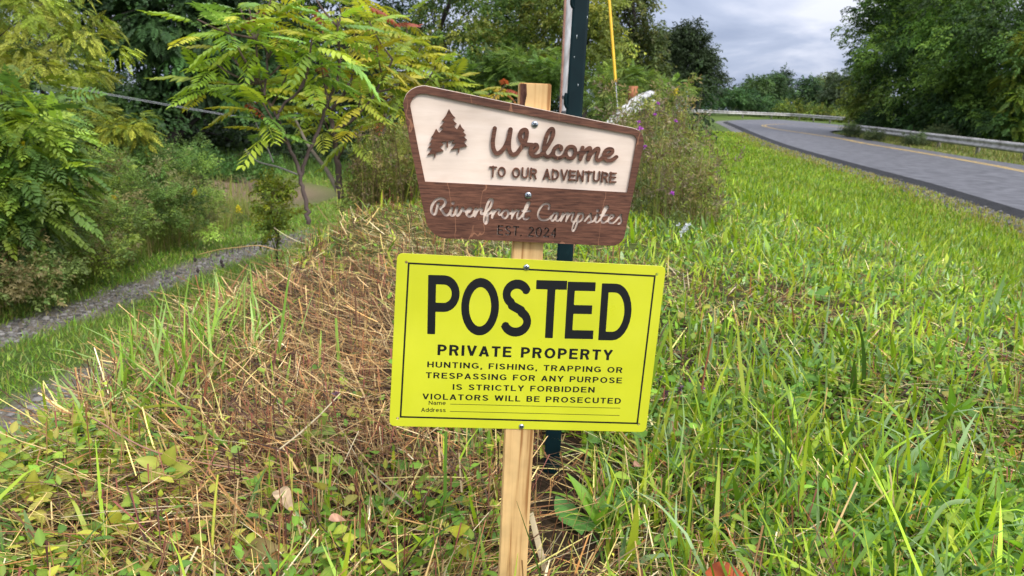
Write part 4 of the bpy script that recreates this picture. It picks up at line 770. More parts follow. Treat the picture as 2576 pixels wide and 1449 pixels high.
g = Geo(); tube(g, [gb - dirg * .05 - gz, gb + dirg * 1.0 - gz, gb + dirg * 2.6 - gz], .019, (.8, .5, .02), 10); g.build('guard', noise_mat('yellow_guard', [(.3, (.62, .36, .012)), (.7, (.74, .46, .02))], nscale=7, rough=.45), T_, smooth=True)
# ================================================================== vegetation templates
TR = np.random.default_rng(5)
PIN = [T_pinnate(8, 1, .30, .040, .35, TR, .35), T_pinnate(7, 1, .32, .045, .15, TR, .2), T_pinnate(9, 1, .28, .036, .5, TR, .5)]
PINB = [T_pinnate(6, 1, .36, .085, .3, TR, .3), T_pinnate(7, 1, .32, .080, .5, TR, .45)]
SPR = [T_spray(12, 1, .30, .085, TR), T_spray(14, 1, .26, .080, TR), T_spray(10, 1, .34, .095, TR, .5)]
FINE = [T_spray(16, 1, .30, .045, TR), T_spray(18, 1, .26, .040, TR, .5)]
def rand_dirs(n, r, upbias=0.0):
    d = r.normal(size=(n, 3)); d[:, 2] += upbias; return norm(d)
def crown(geo, lobes, clumps, sprays, rc, size, cols, tmpls, droop=.25, shell=.45, seed=0, flat=1.0):
    """foliage: lobes (centre, radii) are filled with clumps of leafy sprays that point outwards and hang a little"""
    r = np.random.default_rng(seed); cols = np.asarray(cols, float)
    vol = np.array([np.prod(R_) ** (2 / 3) for _, R_ in lobes]); share = vol / vol.sum(); ends = []
    for (c, R_), s in zip(lobes, share):
        m = max(3, int(round(clumps * s))); d = rand_dirs(m, r, .15); rad = r.random(m) ** shell
        cc = np.asarray(c) + d * rad[:, None] * np.asarray(R_)
        ends.append(cc)
        n = m * sprays; own = np.repeat(np.arange(m), sprays)
        rcl = (rc * r.uniform(.6, 1.35, m))[own]
        dd = rand_dirs(n, r, .1); pos = cc[own] + dd * (rcl * r.random(n) ** .5)[:, None] * [1, 1, .7 * flat]
        out_ = norm(dd * .9 + d[own] * .8 + r.normal(size=(n, 3)) * .35); out_[:, 2] = out_[:, 2] * .55 - droop; out_ = norm(out_)
        hint = np.array([0, 0, 1.]) + r.normal(size=(n, 3)) * .35
        rot = frames(out_, hint); sc = size * r.uniform(.65, 1.25, n)
        tint = (r.normal(0, .30, m))[own]
        ci = r.integers(0, len(cols), m)[own]; sw = r.random(n) < .2; ci[sw] = r.integers(0, len(cols), sw.sum())
        col = cols[ci] * np.exp(tint + r.normal(0, .16, n))[:, None]
        which = r.integers(0, len(tmpls), n)
        for k, T_ in enumerate(tmpls):
            q = which == k
            if q.any(): instance(geo, T_, pos[q], rot[q], sc[q], col[q])
    return np.concatenate(ends)
BARK = (.075, .055, .045)
def limbs(geo, base, lobes, ends, r0_, col, seed=0, nlimb=14, topfrac=.75):
    r = np.random.default_rng(seed + 99)
    c = np.array([l[0] for l in lobes]); w = np.array([np.prod(l[1]) for l in lobes]); mean = (c * w[:, None]).sum(0) / w.sum(); topz = max(l[0][2] + l[1][2] * .5 for l in lobes)
    top_ = np.array([mean[0], mean[1], topz]); b = np.asarray(base, float)
    L = np.linalg.norm(top_ - b)
    pts = [b - [0, 0, .15]] + [b + (top_ - b) * t + r.normal(0, .025 * L, 3) * [1, 1, .2] * (t < .95) for t in (.02, .2, .4, .6, .8, 1)]
    pts = smooth_path(pts, 4); rad = np.linspace(r0_, r0_ * .2, len(pts)); rad[:3] *= [1.5, 1.25, 1.1]
    tube(geo, pts, rad, col, 8)
    sel = r.choice(len(ends), min(nlimb, len(ends)), replace=False)
    for k in sel:
        e = ends[k]; z = np.clip((e[2] - b[2]) / max(top_[2] - b[2], .1) - .18, .12, .9); i = int(z * (len(pts) - 1)); s = pts[i]
        m1 = s + (e - s) * .45 + np.array([0, 0, .08 * np.linalg.norm(e - s)]) + r.normal(0, .05 * np.linalg.norm(e - s), 3)
        pp = smooth_path([s, m1, e], 4); tube(geo, pp, np.linspace(rad[i] * .55, max(rad[i] * .08, .003), len(pp)), col, 5)
def lobe(x, y, d, rx, ry, rz=None):
    c = P(x, y, d); k = d / F; return (c, (rx * k, (rz if rz else (rx + ry) / 2) * k, ry * k))
def tree(name, label, cat, lobes, base_px, d, clumps, sprays, rc, size, cols, tmpls, droop=.25, shell=.45, seed=0, trunk=.12, group=None, bark=BARK, mat=None, nlimb=14, parts=('trunk', 'crown')):
    bx = P(base_px, 330, d); b = np.array([bx[0], bx[1], float(H(bx[0], bx[1]))])
    T_ = thing(name, label, cat, b, group)
    lb = [(np.asarray(c) - b, R_) for c, R_ in lobes]
    g = Geo(); ends = crown(g, lb, clumps, sprays, rc, size, cols, tmpls, droop, shell, seed); 
    gt_ = Geo(); limbs(gt_, (0, 0, 0), lb, ends, trunk, bark, seed, nlimb)
    gt_.build(parts[0], M_bark, T_, smooth=True); g.build(parts[1], mat or M_far, T_)
    return T_
YG = [(.30, .36, .045), (.24, .32, .04), (.36, .38, .06), (.20, .28, .04)]
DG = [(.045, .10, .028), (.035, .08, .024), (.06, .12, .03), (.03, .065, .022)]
MG = [(.12, .21, .04), (.09, .17, .035), (.16, .25, .045), (.07, .13, .03)]
BG_ = [(.06, .135, .045), (.045, .11, .04), (.08, .16, .05)]
OL = [(.21, .25, .045), (.16, .21, .04), (.26, .28, .05), (.11, .15, .03)]

# ---------------- left side
tree('locust_tree', 'feathery yellow green tree filling the upper left corner above the sunken lane', 'tree',
     [lobe(60, 30, 10, 190, 130), lobe(200, 120, 10, 110, 90), lobe(60, 190, 9.6, 180, 90), lobe(-120, 60, 10, 200, 200), lobe(230, 210, 9.8, 70, 40)], 40, 10, 120, 26, .20, .17, YG, PIN, .35, .5, 21, .05, 'trees along the lane')
tree('locust_sapling', 'low yellow green bushy sapling in front of the dark tree trunk on the left', 'tree',
     [lobe(190, 310, 9.2, 110, 50), lobe(300, 330, 9.2, 80, 45), lobe(180, 390, 9.2, 90, 50), lobe(330, 320, 9.2, 60, 28)], 230, 9.2, 64, 22, .14, .13, [(.27, .29, .03), (.20, .25, .03), (.32, .32, .04), (.14, .19, .03)], PIN, .3, .5, 22, .025, 'trees along the lane')
tree('walnut_tree', 'tall dark green tree with a black trunk beyond the end of the lane', 'tree',
     [lobe(350, -60, 20, 180, 140), lobe(560, -80, 20, 170, 150), lobe(430, 90, 19.5, 120, 110), lobe(560, 130, 20, 120, 110), lobe(340, 230, 19.5, 80, 70), lobe(480, 230, 20, 90, 50), lobe(620, 220, 20, 90, 80)], 436, 20, 190, 24, .5, .42, DG, PINB + PIN[:1], .45, .45, 23, .22, 'trees along the lane', (.02, .017, .015))
tree('maple_tree', 'dark shaded tree closing the gap behind the sumac and the lane', 'tree',
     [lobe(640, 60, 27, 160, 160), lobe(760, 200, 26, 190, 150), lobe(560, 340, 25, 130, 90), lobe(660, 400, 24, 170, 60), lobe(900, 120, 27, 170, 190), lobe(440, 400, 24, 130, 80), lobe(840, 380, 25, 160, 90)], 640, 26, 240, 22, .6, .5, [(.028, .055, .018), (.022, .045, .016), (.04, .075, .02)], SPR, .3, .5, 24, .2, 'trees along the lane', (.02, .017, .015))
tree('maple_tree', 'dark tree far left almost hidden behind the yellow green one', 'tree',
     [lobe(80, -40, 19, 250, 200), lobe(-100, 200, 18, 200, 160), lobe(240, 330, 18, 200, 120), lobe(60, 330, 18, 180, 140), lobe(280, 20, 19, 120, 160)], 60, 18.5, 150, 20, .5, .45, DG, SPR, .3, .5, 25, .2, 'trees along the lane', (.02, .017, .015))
tree('ailanthus_sapling', 'glossy dark green sapling with long drooping fronds at the left edge of the lane', 'shrub',
     [lobe(-30, 340, 6.6, 130, 110), lobe(70, 400, 6.4, 110, 110), lobe(10, 520, 6.3, 130, 100), lobe(110, 300, 6.8, 80, 50), lobe(120, 480, 6.4, 70, 60), lobe(30, 250, 6.9, 80, 50)], 20, 6.6, 90, 12, .20, .24, [(.15, .26, .045), (.10, .19, .04), (.22, .33, .045), (.28, .38, .04)], PINB + PIN[:2], .3, .55, 26, .02, 'shrubs beside the lane', parts=('stem', 'foliage'), mat=M_leaf)
def shrub(label, lobes, bx, d, clumps, sprays, rc, size, cols, tm, seed, name='shrub', droop=.1, stem=.012, group='shrubs beside the lane'):
    return tree(name, label, 'shrub', lobes, bx, d, clumps, sprays, rc, size, cols, tm, droop, .5, seed, stem, group, (.10, .08, .05), M_far, 18, ('stem', 'foliage'))
GG = [(.17, .27, .055), (.13, .22, .05), (.22, .32, .06), (.26, .26, .11), (.09, .17, .04)]
shrub('grey green goldenrod thicket beside the bend of the lane', [lobe(420, 440, 9.6, 110, 90), lobe(480, 520, 9.3, 80, 75), lobe(370, 530, 9.0, 90, 70), lobe(330, 440, 9.6, 90, 80)], 420, 9.4, 120, 22, .13, .13, GG, FINE, 31, droop=-.3)
shrub('olive green thicket under the yellow green sapling', [lobe(240, 470, 8.2, 100, 90), lobe(270, 570, 7.8, 110, 60), lobe(160, 560, 7.4, 90, 70), lobe(210, 640, 7.2, 130, 40)], 240, 8, 120, 20, .12, .12, [(.19, .28, .055), (.14, .22, .05), (.26, .34, .06), (.24, .21, .09)], FINE + SPR[:1], 32, droop=-.2)
shrub('dark weedy thicket at the lower left edge of the picture', [lobe(20, 620, 6.4, 130, 60), lobe(-40, 690, 6.0, 120, 50), lobe(110, 690, 6.3, 90, 40)], 20, 6.3, 70, 18, .12, .12, [(.15, .25, .07), (.20, .27, .08), (.25, .21, .09)], FINE + SPR[:1], 33, droop=-.1)
shrub('low green bush at the far end of the lane under the dark trees', [lobe(560, 425, 17, 120, 25), lobe(680, 430, 16, 60, 25), lobe(450, 400, 17, 80, 40)], 580, 17, 60, 18, .2, .2, [(.06, .14, .03), (.09, .18, .04)], SPR, 34, droop=0)
shrub('bright yellow green weed clump at the foot of the sumac', [lobe(694, 478, 6.8, 30, 26), lobe(704, 522, 6.2, 26, 20), lobe(672, 512, 6.8, 16, 24), lobe(690, 575, 6.4, 18, 30)], 690, 6.6, 26, 13, .08, .11, [(.22, .28, .03), (.28, .30, .03), (.14, .20, .03)], SPR, 35, droop=-.1)

# ---------------- centre trees behind the signs
CT = 'trees behind the signs'
tree('ash_tree', 'slender tree with a forked dark trunk just right of the sumac', 'tree',
     [lobe(1120, 40, 23, 110, 90), lobe(1180, -80, 23, 130, 100), lobe(1060, 120, 23, 70, 60), lobe(1200, 110, 23, 70, 70)], 1112, 23, 70, 20, .45, .36, OL + MG, SPR, .3, .5, 41, .13, CT, (.03, .025, .022))
tree('oak_tree', 'broad olive green tree between the sumac and the utility pole', 'tree',
     [lobe(1290, 30, 26, 120, 110), lobe(1340, 130, 25, 130, 90), lobe(1230, 160, 26, 90, 70), lobe(1390, -70, 27, 130, 110)], 1290, 26, 140, 22, .5, .42, MG + OL[:2], SPR, .3, .5, 42, .18, CT, (.03, .025, .022))
tree('oak_tree', 'yellowing tree directly behind the green steel post', 'tree',
     [lobe(1420, 60, 23, 80, 90), lobe(1490, 90, 22, 90, 110), lobe(1460, -40, 23, 110, 80), lobe(1400, 170, 22, 110, 50), lobe(1520, 190, 22, 60, 40)], 1460, 22.5, 110, 22, .42, .36, OL + [(.22, .22, .03)], SPR, .3, .5, 43, .15, CT, (.03, .025, .022))
tree('oak_tree', 'dark olive tree right of the yellow guy wire guard', 'tree',
     [lobe(1580, 20, 27, 70, 110), lobe(1610, 120, 27, 55, 70), lobe(1560, 150, 26, 60, 60), lobe(1640, 185, 27, 35, 30), lobe(1590, -90, 27, 80, 70)], 1585, 27, 110, 22, .45, .40, [(.09, .12, .03), (.07, .10, .028), (.13, .14, .035)], SPR, .3, .5, 44, .17, CT, (.03, .025, .022))
shrub('mid green bush left of the utility pole below the trees', [lobe(1330, 180, 15, 110, 60), lobe(1240, 190, 15, 90, 40), lobe(1400, 200, 14.5, 60, 40), lobe(1180, 200, 15, 60, 40)], 1310, 15, 100, 22, .22, .22, MG, PIN, 45, group='bushes behind the signs')
shrub('light green bush around the foot of the yellow guy wire', [lobe(1560, 200, 12, 60, 45), lobe(1530, 240, 11.5, 70, 50), lobe(1620, 215, 12, 50, 35), lobe(1690, 225, 13, 50, 30)], 1570, 12, 90, 20, .16, .17, [(.15, .23, .05), (.20, .27, .05), (.11, .18, .04)], PIN, 46, group='bushes behind the signs')
# ---------------- far trees by the bend
FT = 'distant trees beyond the bend'
tree('spruce_tree', 'dark ragged tree standing alone against the cloudy sky', 'tree',
     [lobe(1742, 85, 94.2, 22, 28), lobe(1745, 125, 94.2, 42, 30), lobe(1752, 165, 94.2, 48, 30), lobe(1755, 200, 94.2, 60, 22), lobe(1722, 100, 94.2, 26, 20)], 1745, 94, 150, 18, 1.1, 1.0, [(.034, .055, .022), (.045, .07, .03)], SPR, .15, .4, 51, .3, FT, (.02, .02, .02))
tree('poplar_tree', 'hazy grey green tree between the olive tree and the dark ragged one', 'tree',
     [lobe(1680, 110, 100.3, 36, 32), lobe(1690, 160, 100.3, 45, 45), lobe(1660, 180, 100.3, 40, 40)], 1682, 100, 90, 16, 1.3, 1.1, [(.11, .14, .085), (.09, .12, .07)], SPR, .2, .5, 52, .3, FT, (.06, .05, .05))
for k, (x, y, rx, ry, d_, lab) in enumerate([(1898, 240, 36, 45, 108, 'rounded green tree left of the pair at the bend'), (1965, 222, 26, 40, 126, 'taller blue green tree at the back of the bend'), (1945, 250, 24, 55, 111, 'narrow upright dark tree at the middle of the bend'),
                                              (2030, 240, 32, 42, 117, 'dark green tree right of the middle of the bend'), (2075, 235, 30, 38, 120, 'pale topped tree beside the right hand woods'), (2110, 235, 34, 45, 105, 'dark tree touching the right hand woods')]):
    tree('bend_tree', lab, 'tree', [lobe(x, y, d_, rx, ry), lobe(x - rx * .25, y + ry * .6, d_, rx * .9, ry * .7), lobe(x + rx * .2, y - ry * .55, d_, rx * .5, ry * .5)], x, d_, 80, 16, 1.0, .95,
         [[(.06, .115, .035), (.08, .14, .04)], [(.055, .09, .06), (.065, .10, .065)], [(.04, .085, .03), (.055, .10, .03)], [(.04, .085, .035), (.06, .11, .04)], [(.14, .17, .05), (.09, .13, .05)], [(.05, .08, .035), (.07, .10, .05)]][k], SPR, .2, .45, 53 + k, .25, FT, (.05, .045, .04))
shrub('long mound of blue green shrubs behind the far guardrail', [lobe(1800, 245, 100.3, 60, 26), lobe(1860, 255, 100.3, 60, 26), lobe(1770, 260, 97.3, 40, 20), lobe(1920, 268, 100.3, 50, 18)], 1830, 100, 180, 16, .8, .7, BG_, SPR, 61, group='bushes at the bend', stem=.05)
shrub('yellow green bushes right of the far guardrail mound', [lobe(2000, 280, 94.2, 60, 16), lobe(2070, 288, 91.2, 50, 18), lobe(2120, 295, 85.1, 35, 16)], 2030, 92, 100, 15, .75, .65, [(.14, .20, .03), (.20, .22, .03), (.09, .15, .03)], SPR, 62, group='bushes at the bend', stem=.05)
# ---------------- right hand woods
RT = 'trees along the right of the road'
tree('walnut_tree', 'large dark tree leaning over the road at the right', 'tree',
     [lobe(2240, 60, 50.1, 70, 60), lobe(2212, 140, 51.1, 55, 45), lobe(2310, 20, 47.4, 100, 110), lobe(2290, 150, 46.1, 110, 80), lobe(2255, -60, 49.8, 70, 60), lobe(2370, 90, 42.7, 110, 110), lobe(2330, 230, 44.0, 100, 50)], 2300, 46, 110, 64, 1.35, .62, [(.09, .18, .036), (.06, .125, .03), (.12, .22, .04), (.045, .095, .028), (.15, .24, .045)], SPR, .15, .5, 71, .28, RT, (.025, .02, .018))
tree('walnut_tree', 'big dark green tree in the upper right corner', 'tree',
     [lobe(2440, 0, 39.5, 140, 120), lobe(2560, 40, 35.7, 150, 130), lobe(2480, 160, 38.1, 120, 80), lobe(2620, 160, 34.1, 110, 110), lobe(2360, -110, 42.6, 150, 90)], 2500, 38.5, 110, 64, 1.2, .55, [(.09, .18, .036), (.06, .125, .03), (.12, .22, .04), (.045, .095, .028), (.15, .24, .045)], SPR, .15, .5, 72, .28, RT, (.025, .02, .018))
tree('boxelder_tree', 'small yellow green tree at the left foot of the dark right hand woods', 'tree',
     [lobe(2185, 215, 51.0, 38, 50), lobe(2200, 270, 50.2, 45, 40), lobe(2165, 265, 51.7, 30, 35)], 2190, 50, 100, 18, .6, .55, [(.18, .24, .045), (.22, .27, .05), (.12, .18, .04)], SPR, .2, .5, 73, .12, RT)
tree('sumac_sapling', 'bright yellow green sapling at the right edge above the guardrail', 'tree',
     [lobe(2555, 195, 34.6, 40, 40), lobe(2570, 250, 34.1, 50, 30), lobe(2560, 320, 34.3, 40, 25), lobe(2600, 130, 33.2, 40, 40)], 2560, 35, 80, 16, .42, .45, [(.17, .25, .03), (.10, .18, .03), (.23, .28, .04)], PIN, .3, .5, 74, .05, RT)
for k, (lab, lb, cl) in enumerate([('dark bramble bank behind the middle of the near guardrail', [lobe(2280, 290, 45.8, 90, 40), lobe(2370, 300, 41.7, 80, 38), lobe(2220, 310, 48.7, 50, 25)], DG),
                                   ('shadowy undergrowth bank at the right behind the guardrail', [lobe(2460, 300, 38.2, 90, 45), lobe(2560, 320, 35.0, 90, 40), lobe(2420, 250, 39.6, 80, 40)], DG + MG[:1]),
                                   ('mid green vine covered bush hanging in front of the dark woods', [lobe(2440, 215, 39.0, 60, 45), lobe(2490, 260, 37.4, 50, 40)], MG)]):
    shrub(lab, lb, lb[0][0][0] * 0 + [2300, 2480, 2450][k], [45, 38, 40][k], 150, 18, .55, .48, cl, PINB[:1] + SPR, 81 + k, droop=.2, stem=.05, group='undergrowth at the right of the road')
for k, (x, y, d_, rx, ry, lab) in enumerate([(2135, 328, 43, 26, 12, 'grey green weed bush at the start of the near guardrail'), (2198, 342, 40, 18, 13, 'small weed bush against the near guardrail'), (2290, 352, 36, 34, 17, 'spreading weed bush hiding part of the near guardrail'), (2360, 335, 37.5, 40, 18, 'low grey green brush just behind the near guardrail')]):
    shrub(lab, [lobe(x, y, d_, rx, ry), lobe(x + rx * .5, y + ry * .3, d_, rx * .6, ry * .7)], x, d_, 26, 16, .2, .22, [(.09, .13, .05), (.12, .15, .06), (.07, .11, .04)], FINE + SPR[:1], 91 + k, group='weeds at the guardrail', stem=.015)

# closed woodland behind everything
g = Geo(); r_ = np.random.default_rng(7); lb = []
for x in np.arange(-150, 240, 10.0):
    d_ = 150 + r_.uniform(-8, 8)
    hgt = r_.uniform(9, 12) if x > 8 else r_.uniform(12, 18)
    if 28 < x < 95: hgt = r_.uniform(4.5, 6.5)
    lb.append((np.array([x, d_, 4.5 + hgt * .3]), (7, 5, hgt * .7)))
crown(g, lb, 900, 12, 1.6, 1.5, [(.05, .085, .04), (.04, .07, .035), (.065, .10, .045)], SPR, .2, .5, 8)
o = g.build('distant_woods', M_far); tag(o, 'far wooded skyline closing the view behind the bend and the trees', 'woods', kind='stuff')
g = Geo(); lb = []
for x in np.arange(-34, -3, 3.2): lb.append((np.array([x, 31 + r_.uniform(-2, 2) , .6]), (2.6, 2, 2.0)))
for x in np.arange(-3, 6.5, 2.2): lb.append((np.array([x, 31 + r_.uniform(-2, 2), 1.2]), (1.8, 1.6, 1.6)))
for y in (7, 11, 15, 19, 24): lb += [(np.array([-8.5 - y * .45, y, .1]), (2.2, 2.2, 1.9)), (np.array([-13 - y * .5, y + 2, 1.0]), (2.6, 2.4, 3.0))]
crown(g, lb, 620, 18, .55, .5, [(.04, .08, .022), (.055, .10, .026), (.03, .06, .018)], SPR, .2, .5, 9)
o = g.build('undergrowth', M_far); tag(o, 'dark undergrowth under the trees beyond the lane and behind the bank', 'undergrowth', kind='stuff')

# ---------------- cable across the lane
ca = P(100, 206, 8.6); cb = P(640, 301, 9.4); mid = P(400, 258, 9.0)
o0 = ca
T_ = thing('cable', 'thin pale cable slung across the lane between the trees on the left', 'cable', ca)
g = Geo()
for s in (-1, 1):
    dz = np.array([0, 0, .006 * s]); tube(g, smooth_path([ca - o0 + dz, mid - o0 + dz * 1.3 - [0, 0, .01], cb - o0 + dz], 8), .0032, (.30, .31, .33), 6)
g.build('strand', M_bark, T_, smooth=True)

# ================================================================== sumacs
def z2(x, y, d): return P((600 + x / 1.789) / 1.4907, (y / 1.789) / 1.4907, d)
SUM = T_pinnate(9, 1, .34, .046, .5, TR, .40); SUM2 = T_pinnate(8, 1, .36, .052, .8, TR, .60); SUM3 = T_pinnate(10, 1, .30, .040, .3, TR, .25)
def sumac(label, base, stems, tips, d0, leaf, seed, cols, red=.05, nleaf=7):
    r = np.random.default_rng(seed)
    b = np.array([base[0], base[1], float(H(base[0], base[1]))])
    T_ = thing('sumac', label, 'sumac', b, 'sumacs on the bank')
    gt_ = Geo()
    for pts, r0_, r1_ in stems:
        pp = smooth_path([p - b for p in pts], 5); pp[1:-1] += r.normal(0, .004, (len(pp) - 2, 3)); tube(gt_, pp, np.linspace(r0_, r1_, len(pp)), (.085, .062, .055), 8)
    allst = np.concatenate([smooth_path([p - b for p in s[0]], 5) for s in stems])
    g = Geo(); gr = Geo()
    for tp in tips:
        t = tp - b; i = np.argmin(np.linalg.norm(allst - (t - [0, 0, .22]), axis=1)); s = allst[i]
        if np.linalg.norm(t - s) > .03:
            m_ = s + (t - s) * .55 + [0, 0, -.06 * np.linalg.norm(t - s)]; pp = smooth_path([s, m_, t], 4); tube(gt_, pp, np.linspace(.009, .005, len(pp)), (.10, .07, .055), 6)
        n = r.integers(nleaf - 2, nleaf + 3); az = r.uniform(0, 6.28) + np.arange(n) * 2.4
        el_ = np.linspace(.60, -.15, n) + r.normal(0, .12, n)
        dr = np.stack([np.cos(az) * np.cos(el_), np.sin(az) * np.cos(el_), np.sin(el_)], -1)
        pos = t + np.stack([0 * el_, 0 * el_, -np.linspace(0, .10, n)], -1)
        rot = frames(dr, np.array([0, 0, 1.]) + r.normal(size=(n, 3)) * .18); sc = leaf * r.uniform(.7, 1.15, n)
        ci = r.integers(0, len(cols), n); c = np.asarray(cols)[ci] * np.exp(r.normal(0, .15, n))[:, None]
        isr = r.random(n) < red; w = r.integers(0, 3, n)
        for k, Tm in enumerate((SUM, SUM2, SUM3)):
            q = (w == k) & ~isr
            if q.any(): instance(g, Tm, pos[q], rot[q], sc[q], c[q])
        if isr.any():
            instance(gr, SUM2, pos[isr], rot[isr], sc[isr] * .75, np.array([[.40, .09, .045], [.44, .17, .04], [.34, .08, .05]])[r.integers(0, 3, isr.sum())])
    gt_.build('trunk', M_bark, T_, smooth=True); g.build('foliage', M_leaf, T_)
    if gr.n: o_ = gr.build('turning_leaves', M_leaf, T_); o_['label'] = 'scarlet leaves turning early'
    return T_
D1 = 4.7
SC = [(.28, .42, .04), (.38, .48, .05), (.24, .38, .045), (.46, .46, .045), (.20, .36, .07)]
st = lambda L, d=D1: [z2(x, y, d) for x, y in L]
stems1 = [([*st([(995, 1500), (985, 1400), (965, 1300), (945, 1180)])], .016, .012),
          (st([(945, 1180), (900, 1050), (840, 920), (790, 800), (755, 730), (700, 640), (670, 560)]), .013, .006),
          (st([(945, 1180), (985, 1040), (1060, 890), (1110, 720), (1150, 630), (1190, 540), (1210, 420), (1200, 340), (1190, 200), (1205, 120)], D1 + .12), .013, .006),
          (st([(790, 800), (800, 740), (890, 650), (960, 570), (1000, 450)], D1 - .1), .010, .006),
          (st([(700, 640), (718, 470), (715, 350), (640, 260)], D1 - .05), .008, .005)]
tips1 = [z2(x, y, D1 + dz) for x, y, dz in [(640, 250, -.05), (670, 550, 0), (450, 170, -.2), (430, 300, .25), (360, 420, .1), (310, 520, .2), (1000, 440, -.1), (860, 480, .1), (820, 190, 0), (930, 90, .2), (1190, 130, .1), (1205, 260, 0), (1020, 250, -.2),
          (690, 690, -.1), (715, 815, -.05), (560, 620, .3), (600, 60, .2), (1080, 420, .1), (880, 330, .3), (540, 60, .2), (760, -60, .2), (1000, -80, .1), (250, 130, -.1)]]
sumac('nearest young sumac with a forked dark stem left of the signs', z2(985, 1450, D1), stems1, tips1, D1, .28, 3, SC, .02, 6)
D2 = 5.9
stems2 = [(st([(1215, 1330), (1195, 1150), (1180, 980), (1165, 860), (1140, 760), (1230, 640), (1290, 520)], D2), .028, .010), (st([(1165, 860), (1260, 830), (1390, 700), (1480, 560), (1560, 400)], D2), .014, .006),
          (st([(1140, 760), (1120, 600), (1150, 420), (1300, 250)], D2 + .2), .014, .006)]
tips2 = [z2(x, y, D2 + dz) for x, y, dz in [(1300, 240, .1), (1400, 140, 0), (1450, 320, -.1), (1300, 470, .1), (1350, 640, -.1), (1280, 860, -.2), (1480, 520, .2), (1560, 390, .1), (1600, 560, .2), (1100, 600, .2), (1000, 700, .2), (1200, 420, .3), (1100, 800, .1), (1500, 200, .3), (1200, 30, .2), (1380, 20, .3)]]
sumac('second sumac with red flecks close behind the nearest one', z2(1215, 1330, D2), stems2, tips2, D2, .32, 4, [(.29, .38, .045), (.36, .40, .045), (.42, .38, .04), (.24, .35, .05)], .03, 6)
D3 = 7.6
stems3 = [(st([(1450, 1220), (1470, 980), (1560, 760), (1650, 560), (1700, 400)], D3), .025, .008), (st([(1560, 760), (1750, 600), (1850, 450)], D3), .012, .006)]
tips3 = [z2(x, y, D3 + dz) for x, y, dz in [(1700, 390, 0), (1640, 280, .2), (1760, 300, .1), (1850, 440, 0), (1600, 480, -.1), (1680, 560, .1), (1780, 560, .2), (1560, 640, 0), (1880, 560, .3), (1560, 150, .3), (1500, 700, .2), (1960, 520, .3), (1640, 100, .5)]]
sumac('sumac reaching behind the top left corner of the brown board', z2(1450, 1220, D3), stems3, tips3, D3, .42, 5, [(.32, .38, .04), (.40, .39, .04), (.24, .34, .045)], .05)
D4 = 8.5
tips4 = [P(x, y, D4 + dz) for x, y, dz in [(1180, 270, 0), (1230, 235, .3), (1130, 240, .4), (1270, 215, .6), (1090, 290, .2), (1010, 215, .2), (1230, 290, -.2), (1150, 330, -.2), (1050, 330, .1), (960, 300, .1), (1300, 250, .3)]]
sumac('low sumac thicket with orange tints behind the brown board', P(1160, 420, D4), [([P(1160, 430, D4), P(1165, 360, D4), P(1180, 285, D4)], .018, .007)], tips4, D4, .36, 6, [(.27, .32, .04), (.33, .31, .03), (.22, .29, .04), (.40, .27, .03)], .10, 8)

# bare grey branches in the sumac's foot
T_b = P(735, 410, 5.4)
T_ = thing('dead_branch', 'bare grey dead branch slanting into the foot of the nearest sumac', 'branch', T_b)
g = Geo()
for L, r0_ in (([(575, 1000), (650, 1080), (790, 1120), (920, 1170)], .008), ([(585, 690), (650, 840), (720, 990), (760, 1090)], .006), ([(650, 1080), (600, 1050), (570, 1000)], .005)):
    pp = smooth_path([z2(x, y, 5.2) - T_b for x, y in L], 6); tube(g, pp, np.linspace(r0_ * .5, r0_, len(pp)), (.30, .27, .25), 6)
g.build('branch', M_bark, T_, smooth=True)
T_b = z2(1030, 1050, 5.9)
T_ = thing('leaning_log', 'pale broken trunk leaning between the two nearest sumacs', 'log', T_b)
g = Geo(); tube(g, smooth_path([z2(905, 790, 5.9) - T_b, z2(980, 950, 5.9) - T_b, z2(1050, 1050, 5.9) - T_b, z2(1130, 1160, 5.9) - T_b, z2(1215, 1330, 5.95) - T_b], 5), np.linspace(.009, .020, 21), (.24, .20, .165), 8); g.build('trunk', M_bark, T_, smooth=True)

# brushy tall weeds behind the mown bank
def weeds(label, lobes, n, cols, hgt, wid, seed, spread, leafy=.3, name='tall_weeds'):
    """standing stalks with small leaves filling an area; uncountable"""
    r = np.random.default_rng(seed); g = Geo()
    for (x0, x1, y0, y1), m in lobes:
        px_ = r.uniform(x0, x1, m); py_ = r.uniform(y0, y1, m); pz_ = H(px_, py_)
        h_ = hgt * r.uniform(.45, 1.1, m); ang = r.uniform(0, 6.28, m); lean = np.abs(r.normal(0, spread, m))
        blades(g, np.stack([px_, py_, pz_], -1), h_, wid * r.uniform(.6, 1.3, m), ang, lean, r.normal(0, .3, m), np.asarray(cols)[r.integers(0, len(cols), m)] * np.exp(r.normal(0, .2, m))[:, None], r)
        k = int(m * leafy); q = r.integers(0, m, k); t = r.uniform(.25, 1, k)
        pos = np.stack([px_[q] + np.cos(ang[q]) * np.sin(lean[q]) * h_[q] * t, py_[q] + np.sin(ang[q]) * np.sin(lean[q]) * h_[q] * t, pz_[q] + h_[q] * t * np.cos(lean[q])], -1)
        for Tm in FINE:
            s = r.random(k) < .5
            instance(g, Tm, pos[s], frames(rand_dirs(s.sum(), r, .5), rand_dirs(s.sum(), r)), hgt * .16 * r.uniform(.6, 1.3, s.sum()), np.asarray(cols)[r.integers(0, len(cols), s.sum())] * np.exp(r.normal(0, .2, s.sum()))[:, None])
    o = g.build(name, M_far); return tag(o, label, 'weeds', kind='stuff')
